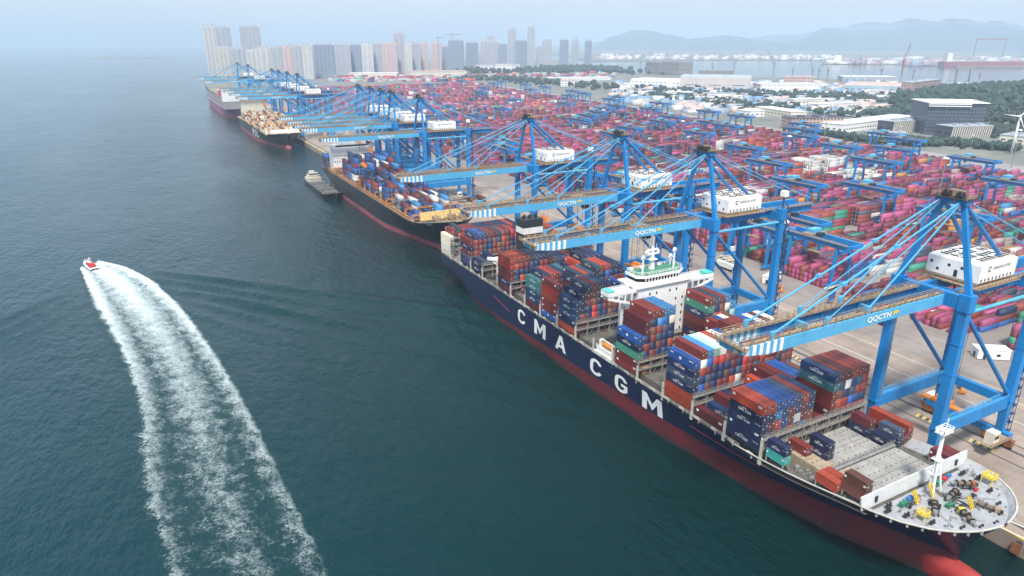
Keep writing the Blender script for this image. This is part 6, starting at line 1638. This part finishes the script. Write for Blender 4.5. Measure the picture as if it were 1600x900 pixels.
# shipyard and tower cranes, thin against the water
def lattice_crane(px, pbase, ptip, ptop, label, red=False, goliath=0):
    a = gp(px, pbase, 5); ax = _f.dot(Vector((a.x, a.y, 5-CAM_H))); k = ax/1067
    t = empty('shipyard_crane', (a.x, a.y, 5), -YAW, label, 'crane', 'cranes of the distant shipyards')
    h = (pbase-ptop)*k; mb = MB(); m_ = M['rust'] if red else M['steel']
    if goliath:
        W = goliath*k; mb.bar((-W/2, 0, 0), (-W/2, 0, h), 5, 5); mb.bar((W/2, 0, 0), (W/2-4, 0, h), 3, 3); mb.bar((W/2, 6, 0), (W/2-4, 0, h), 3, 3)
        mb.build('leg', m_, t); mb = MB(); mb.box(-W/2-8, W/2+8, -4, 4, h, h+9); mb.build('girder', m_, t); return
    base = h*.45; mb.bar((0, 0, 0), (0, 0, base), 3.2, 3.2); mb.build('tower', m_, t)
    mb = MB(); mb.box(-4, 4, -3, 3, base, base+5); dx = (ptip-px)*k
    mb.bar((0, 0, base+3), (dx, 0, h), 2.2, 2.2, 0, 1, 1); mb.bar((-math.copysign(5, dx), 0, base+14), (dx, 0, h), .5, .5); mb.bar((0, 0, base+5), (-math.copysign(5, dx), 0, base+14), 1.2, 1.2)
    mb.tube((dx, 0, h), (dx, 0, h*.55), .35, 5)
    mb.build('jib', m_, t)
for n, (a, b, c, d, lab) in enumerate([(1000,112,1004,84,'leftmost thin crane behind the dark ship sections'),(1012,114,1016,82,'second thin crane from the left behind the dark ship sections'),(1036,114,1040,82,'thin crane behind the right dark ship section'),(1080,118,1076,90,'thin crane left of the shipyard rig'),
 (1112,122,1112,84,'thin upright crane above the rig deck'),(1146,118,1164,79,'long jib crane leaning right over the huge hall roof'),(1208,120,1193,79,'long jib crane leaning left over the water'),(1238,118,1241,101,'short crane on the shore right of the leaning jib'),
 (1268,126,1260,92,'left one of the crossed cranes on the shore'),(1278,126,1284,95,'right one of the crossed cranes on the shore'),(1292,126,1284,94,'third of the crossed cranes on the shore'),(1343,112,1340,86,'thin crane out on the far pier'),(1376,122,1384,98,'thin crane leaning right behind the grey shed'),
 (1408,120,1414,70,'tall red mast crane standing in the inlet'),(1426,124,1434,98,'thin crane behind the pinkish slab block'),(1530,124,1530,112,'short crane on the shore behind the hill')]):
    lattice_crane(a, b, c, d, lab, red=(a == 1408))
lattice_crane(1543, 92, 0, 64, 'broad reddish gantry crane of the far shipyard', True, 46)
lattice_crane(1503, 131, 0, 109, 'dark gantry frame on the shore behind the wooded hill', False, 22)
for (px, b, tp, w_, lab) in ((686,70,62,14,'left tower crane on the roof of a skyline tower'),(707,68,58,26,'right tower crane on the roof of a skyline tower')):
    a = gp(px, 114, 5); ax = _f.dot(Vector((a.x, a.y, 5-CAM_H))); k = ax/1067; z0, z1 = (114-b)*k, (114-tp)*k
    t = empty('tower_crane', (a.x, a.y, 5), -YAW, lab, 'crane')
    mb = MB(); mb.bar((0, 8, 0), (0, 8, z1), 2.4, 2.4); mb.build('mast', M['steel'], t)
    mb = MB(); mb.bar((-w_*.35*k, 8, z1), (w_*.65*k, 8, z1), 2, 2); mb.bar((0, 8, z1), (0, 8, z1+9), 1.4, 1.4); mb.build('jib', M['steel'], t)
# wind turbine at the inland edge of the yard
a = gp(1580, 240, 5); t = empty('wind_turbine', (a.x, a.y, 5), R(-62), 'white wind turbine standing at the right edge beyond the yard', 'wind turbine')
mb = MB(); mb.tube((0, 0, 0), (0, 0, 41), 1.5, 12, 0, .9); mb.build('tower', M['white'], t, True)
mb = MB(); mb.box(-1.1, 1.1, -1.6, 3, 40.4, 42.6); mb.ball((0, -2, 41.5), 1.1, 10); mb.build('nacelle', M['white'], t)
for k in range(3):
    an = R(55+120*k); mb = MB(); mb.bar((0, -2.4, 41.5), (15*math.cos(an), -2.4, 41.5+15*math.sin(an)), .5, 1.5, 0, .15, .3); mb.build('blade', M['white'], t)
# light poles along the inland road
pol = None
for n, Y in enumerate((430, 520, 640, 760, 900, 1080)):
    if pol is None:
        pol = empty('street_lamp', (0, 0, 0)); mb = MB(); mb.tube((0, 0, 0), (0, 0, 24), .3, 8, 0, .16); mb.build('pole', M['steel'], pol); mb = MB(); mb.box(-1.6, 1.6, -.4, .4, 23.6, 24.2); mb.build('lamp_head', M['white'], pol); o = pol
    else: o = copy_tree(pol)
    o.location = (yard_edge(Y)+50, Y, 5); tag(o, f'pale street lamp along the inland road, {ordw(n+1)} from the wind turbine', 'street lamp', 'street lamps of the inland road')
# ------------------------------------------------------------------ hills, woods
def fol_mat():
    m, nt, b = nodes_of('foliage'); N = nt.nodes; L = nt.links
    at = N.new('ShaderNodeAttribute'); at.attribute_name = 'Col'
    L.new(at.outputs['Color'], b.inputs['Base Color']); b.inputs['Roughness'].default_value = .8; return m
def hillz(x, y):
    def g(cx, cy, sx, sy, h, rot=0):
        dx, dy = x-cx, y-cy; c, s = math.cos(rot), math.sin(rot)
        return h*math.exp(-(((dx*c+dy*s)/sx)**2+((-dx*s+dy*c)/sy)**2))
    return 5+g(1560, 700, 340, 240, 30, R(20))+g(1900, 860, 260, 160, 14)+1.5*math.sin(x*.03)*math.sin(y*.026)*math.exp(-(((x-1560)/420)**2+((y-700)/300)**2))
mb = MB(); rows = []
for Y in np.arange(330, 1330, 25): rows.append([(X, Y, hillz(X, Y)-.6) for X in np.arange(1060, 2500, 30)])
struct(mb.grid(rows).build('wooded_hill', land_m, smooth=True))
def ico(r, sub=0):
    t = (1+5**.5)/2; v = [(-1,t,0),(1,t,0),(-1,-t,0),(1,-t,0),(0,-1,t),(0,1,t),(0,-1,-t),(0,1,-t),(t,0,-1),(t,0,1),(-t,0,-1),(-t,0,1)]
    f = [(0,11,5),(0,5,1),(0,1,7),(0,7,10),(0,10,11),(1,5,9),(5,11,4),(11,10,2),(10,7,6),(7,1,8),(3,9,4),(3,4,2),(3,2,6),(3,6,8),(3,8,9),(4,9,5),(2,4,11),(6,2,10),(8,6,7),(9,8,1)]
    return np.array(v)/np.linalg.norm(v[0])*r, np.array(f)
def trees(pts, name, label, cat):
    """leaf clumps: three to five small rough blobs over a trunk for each tree"""
    V, F, C = [], [], []; k = 0; iv, if_ = ico(1)
    for (x, y, z, s) in pts:
        g = rnd.uniform(.6, 1.35); col = (.020*g, .050*g, .042*g) if rnd.random() < .7 else (.030*g, .060*g, .042*g)
        for q in range(rnd.choice((3, 4, 5))):
            r_ = s*rnd.uniform(.28, .55); o = np.array([x+rnd.uniform(-.5, .5)*s, y+rnd.uniform(-.5, .5)*s, z+s*rnd.uniform(.45, 1.05)])
            n = iv*(r_*(1+np.random.RandomState(k % 9973).uniform(-.35, .35, (12, 1))))+o
            V.append(n); F.append(if_+k); k += 12; h = rnd.uniform(.8, 1.2); C += [col[0]*h, col[1]*h, col[2]*h, 1]*12
    V = np.concatenate(V); F = np.concatenate(F)
    me = bpy.data.meshes.new(name); me.from_pydata(V.tolist(), [], F.tolist())
    a_ = me.color_attributes.new('Col', 'FLOAT_COLOR', 'POINT'); a_.data.foreach_set('color', C); me.materials.append(fol_mat()); me.update()
    tag(link(name, me), label, cat, kind='stuff')
pts = []
while len(pts) < 3000:
    x, y = rnd.uniform(1120, 2400), rnd.uniform(380, 1250); z = hillz(x, y)
    if math.atan2(x, y) < math.atan2(gp(1392, 165).x, gp(1392, 165).y)+rnd.uniform(0, .02): continue
    if z-5 > 2.2+rnd.uniform(-1, 2): pts.append((x, y, z-1, rnd.uniform(7, 12)))
trees(pts, 'hillside_wood', 'dark green wood covering the low hill at the right', 'wood')
pts = []
def belt(px, n, s=(5, 9), w_=18):
    P_ = [gp(x, y, 5) for x, y in px]
    for _ in range(n):
        i = rnd.randrange(len(P_)-1); p = P_[i].lerp(P_[i+1], rnd.random()); pts.append((p.x+rnd.gauss(0, w_), p.y+rnd.gauss(0, w_), 4.6, rnd.uniform(*s)))
belt([(1000,146),(1100,160),(1180,168),(1260,176)], 200, (6, 10), 40)
belt([(1020,140),(1140,148),(1240,150),(1420,158)], 190, (6, 10), 45)
belt([(1240,152),(1330,153),(1420,165)], 150, (6, 10), 50)
belt([(1350,180),(1420,180),(1440,190)], 190, (6, 10), 30)
belt([(1340,224),(1420,226),(1480,226),(1590,236)], 200, (4, 8), 9)
belt([(1230,207),(1300,212),(1340,220)], 120, (4, 7), 7)
belt([(1550,205),(1600,212)], 140, (6, 9), 25)
belt([(730,112),(800,116),(860,114),(930,112),(1000,116)], 200, (10, 18), 60)
belt([(740,124),(800,126),(860,131),(960,140)], 200, (8, 13), 40)
belt([(840,112),(900,110),(960,112)], 260, (12, 20), 50)
trees(pts, 'green_belt', 'blue-green belts of trees along the roads and sheds inland', 'trees')
# far shore and the hill ranges behind the inlet
mb = MB()
far = [gp(x, y, 3) for x, y in [(925,96),(985,95),(1060,94),(1140,94),(1220,94),(1290,95)]]
far2 = [gp(x, y, 3) for x, y in [(1304,99),(1340,100),(1420,101),(1500,104),(1560,105),(1620,104)]]
ring = [(p.x, p.y) for p in far+far2]
ring = ring+[(9500, 4800), (23000, 9500), (20000, 20000), (9000, 20500), (7500, 14000)]
mb.prism(ring, -1, 3); struct(mb.build('far_shore', land_m))
def ridge(name, dist_base, crest, depth, seed):
    """a hill range: crest heights read along photo columns, built as terrain at its own distance"""
    q = random.Random(seed); rows = [[] for _ in range(13)]
    cr = []
    for (a, ya), (b, yb_) in zip(crest[:-1], crest[1:]):
        n = max(2, int((b-a)/6)); cr += [(a+(b-a)*i/n, ya+(yb_-ya)*i/n) for i in range(n)]
    cr.append(crest[-1])
    for (x, y) in cr:
        d = _f+_r*((x-800)/1067)-_u*((66-450)/1067); dh = Vector((d.x, d.y, 0)).normalized()
        ax = dist_base+depth/2; k = dh.dot(Vector((_f.x, _f.y, 0)).normalized())
        hgt = max(2, CAM_H+(66-y)/1128*ax*k)
        wob = q.uniform(-.03, .03)
        for j in range(13):
            t = j/12; pr = math.sin(math.pi*t)**1.1
            p = dh*(dist_base+depth*t)
            rows[j].append((p.x, p.y, 2+(hgt-2)*pr*(1+wob+.05*math.sin(x*.09+j))*(1 if .3 < t < .7 else 1-.12*math.sin(x*.21+j*2))))
    mb = MB(); mb.grid(rows); struct(mb.build(name, mat(name+'_slopes', (.045,.07,.085), .9, var=.35, scale=.004, dirt=(.15,.15,.16), dirt_amt=.5), smooth=True))
ridge('hills', 11500, [(905,88),(930,70),(955,57),(985,50),(1020,50),(1050,55),(1075,62),(1110,57),(1150,57),(1190,64),(1230,67),(1262,58),(1285,46),(1310,46),(1345,52),(1390,45),(1440,39),(1490,38),(1540,41),(1600,49),(1660,55)], 3200, 3)
ridge('distant_hills', 15500, [(700,84),(780,78),(850,74),(930,66),(1000,60),(1100,66),(1180,58),(1250,54),(1330,40),(1420,34),(1520,34),(1600,42),(1680,50)], 3400, 5)
# shipyard clutter and town on the far shore
mb = MB(); FST = []
for k in range(170):
    x = rnd.uniform(1300, 1610); y = rnd.uniform(94, 100) if x < 1420 else rnd.uniform(92, 103); p = gp(x, y, 3); s = rnd.uniform(12, 70)
    c = rnd.choice([(.5,.5,.5),(.62,.6,.58),(.3,.24,.26),(.42,.25,.25),(.25,.3,.38)]); FST.append((p.x, p.y, 3, s*1.6, s, rnd.uniform(6, 26), c))
for k in range(110):
    x = rnd.uniform(935, 1300); p = gp(x, rnd.uniform(87, 93.5), 3); s = rnd.uniform(12, 45); FST.append((p.x, p.y, 3, s*1.6, s, rnd.uniform(6, 26), rnd.choice([(.6,.6,.6),(.5,.48,.46),(.62,.55,.5)])))
tanker = empty('bulk_carrier', tuple(gp(1470, 104, 0)), -YAW, 'long reddish ship hull lying off the far shipyard', 'ship')
mb = MB(); p = gp(1470,104,0); ax = _f.dot(Vector((p.x,p.y,-CAM_H)))/1067
L_ = 130*ax; mb.prism([(0,-30),(L_*.94,-34),(L_,0),(L_*.94,34),(0,30)], -1, 26); mb.build('hull', M['pinkboot'], tanker)
mb = MB(); mb.box(L_*.03, L_*.09, -22, 22, 26, 70); mb.build('deckhouse', M['white'], tanker)
pier = empty('moored_ship', tuple(gp(1300, 100, 0)), -YAW, 'pale low ship lying end-on to the pier across the inlet', 'ship')
mb = MB(); mb.prism([(0,-14),(60*ax,-18),(92*ax,-10),(92*ax,14),(0,14)], -1, 14); mb.build('hull', M['steel'], pier)
mb = MB(); mb.box(2*ax, 14*ax, -10, 10, 14, 50); mb.build('deckhouse', M['white'], pier)
islands = MB(); rows = [[] for _ in range(5)]
for i in range(40):
    x = 120+i*4; p = gp(x, 92, 0); k = math.sin(math.pi*i/39)*(.6+.4*math.sin(i*.7))
    for j in range(5): rows[j].append((p.x*(1+.02*j), p.y*(1+.02*j), -1+max(0, 18*k*math.sin(math.pi*j/4))))
struct(islands.grid(rows).build('islands', land_m, smooth=True))
# clutter of sheds and yards between the terminal and the city
for k in range(520):
    x = rnd.uniform(520, 960); y = rnd.uniform(117, 128) if x < 740 else rnd.uniform(112, 132); p = gp(x, y, 5); 
    if p.y < 2090: continue
    s = rnd.uniform(6, 20); FST.append((p.x, p.y, 5, s*1.7, s, rnd.uniform(4, 11), rnd.choice(YCP) if rnd.random() < .65 else rnd.choice([(.42,.42,.42),(.36,.34,.32),(.25,.29,.33)])))
for k in range(620):
    x = rnd.uniform(960, 1400); y = rnd.uniform(128, 178); p = gp(x, y, 5)
    if p.x < yard_edge(p.y)+70: continue
    s = rnd.uniform(5, 20); FST.append((p.x, p.y, 5, s*1.9, s, rnd.uniform(3, 9), rnd.choice([(.6,.6,.6),(.5,.48,.46),(.3,.34,.4),(.55,.42,.38),(.16,.32,.5)])))
# yard gear between road and yard: parked boxes
for k in range(150):
    Y = rnd.uniform(420, 1500); X = yard_edge(Y)-rnd.uniform(-2, 9)
    c = jit(rnd.choice(YCP)); STUFF.append((X, Y, 5, 12.19, 2.44, 2.6*rnd.choice((1, 1, 2)), c))
# ------------------------------------------------------------------ the uncountable boxes, as one mesh
def boxes_mesh(items, name, corr):
    A = np.array([(x, y, z, dx, dy, dz) for x, y, z, dx, dy, dz, c in items]); n = len(A)
    Cc = np.array([c for *_, c in items])
    sx = np.array([-1,1,1,-1,-1,1,1,-1])*.5; sy = np.array([-1,-1,1,1,-1,-1,1,1])*.5; sz = np.array([0,0,0,0,1,1,1,1.])
    v = np.stack([A[:,0:1]+A[:,3:4]*sx, A[:,1:2]+A[:,4:5]*sy, A[:,2:3]+A[:,5:6]*sz], 2).reshape(-1, 3)
    q = np.array([(4,5,6,7),(0,1,5,4),(1,2,6,5),(2,3,7,6),(3,0,4,7)])
    f = (np.arange(n)[:,None,None]*8+q[None]).reshape(-1, 4)
    me = bpy.data.meshes.new(name)
    me.vertices.add(len(v)); me.vertices.foreach_set('co', v.ravel())
    me.loops.add(len(f)*4); me.loops.foreach_set('vertex_index', f.ravel())
    me.polygons.add(len(f)); me.polygons.foreach_set('loop_start', np.arange(len(f))*4); me.polygons.foreach_set('loop_total', np.full(len(f), 4))
    me.update(calc_edges=True); me.validate()
    at = me.color_attributes.new('Col', 'FLOAT_COLOR', 'POINT')
    at.data.foreach_set('color', np.repeat(np.concatenate([Cc, np.ones((n, 1))], 1), 8, axis=0).ravel())
    m, nt, b = nodes_of(name+'_paint'); N = nt.nodes; L = nt.links
    a = N.new('ShaderNodeAttribute'); a.attribute_name = 'Col'
    tc = N.new('ShaderNodeTexCoord'); nz = N.new('ShaderNodeTexNoise'); nz.inputs['Scale'].default_value = .35; nz.inputs['Detail'].default_value = 6; nz.inputs['Roughness'].default_value = .7
    L.new(tc.outputs['Object'], nz.inputs[0]); mr = N.new('ShaderNodeMapRange'); mr.inputs[1].default_value = .3; mr.inputs[2].default_value = .7; mr.inputs[3].default_value = .78; mr.inputs[4].default_value = 1.2; L.new(nz.outputs[0], mr.inputs[0])
    mx = N.new('ShaderNodeMix'); mx.data_type = 'RGBA'; mx.blend_type = 'MULTIPLY'; mx.inputs[0].default_value = 1; L.new(a.outputs['Color'], mx.inputs[6]); L.new(mr.outputs[0], mx.inputs[7])
    L.new(mx.outputs[2], b.inputs['Base Color']); b.inputs['Roughness'].default_value = .6
    if corr:
        mp = N.new('ShaderNodeMapping'); L.new(tc.outputs['Object'], mp.inputs[0])
        wv = N.new('ShaderNodeTexWave'); wv.wave_type = 'BANDS'; wv.bands_direction = 'DIAGONAL'; wv.inputs['Scale'].default_value = .8; mp.inputs['Scale'].default_value = (1, 1, 0); L.new(mp.outputs[0], wv.inputs['Vector'])
        bp = N.new('ShaderNodeBump'); bp.inputs['Strength'].default_value = .35; bp.inputs['Distance'].default_value = .05; L.new(wv.outputs[1], bp.inputs['Height']); L.new(bp.outputs[0], b.inputs['Normal'])
    me.materials.append(m)
    return link(name, me)
tag(boxes_mesh(STUFF, 'container_stacks', False), 'thousands of pink, red, navy and white containers stacked over the yard and on the ships', 'containers', kind='stuff')
tag(boxes_mesh(FST, 'distant_sheds', False), 'far-off sheds, yards and houses around the harbour', 'buildings', kind='stuff')
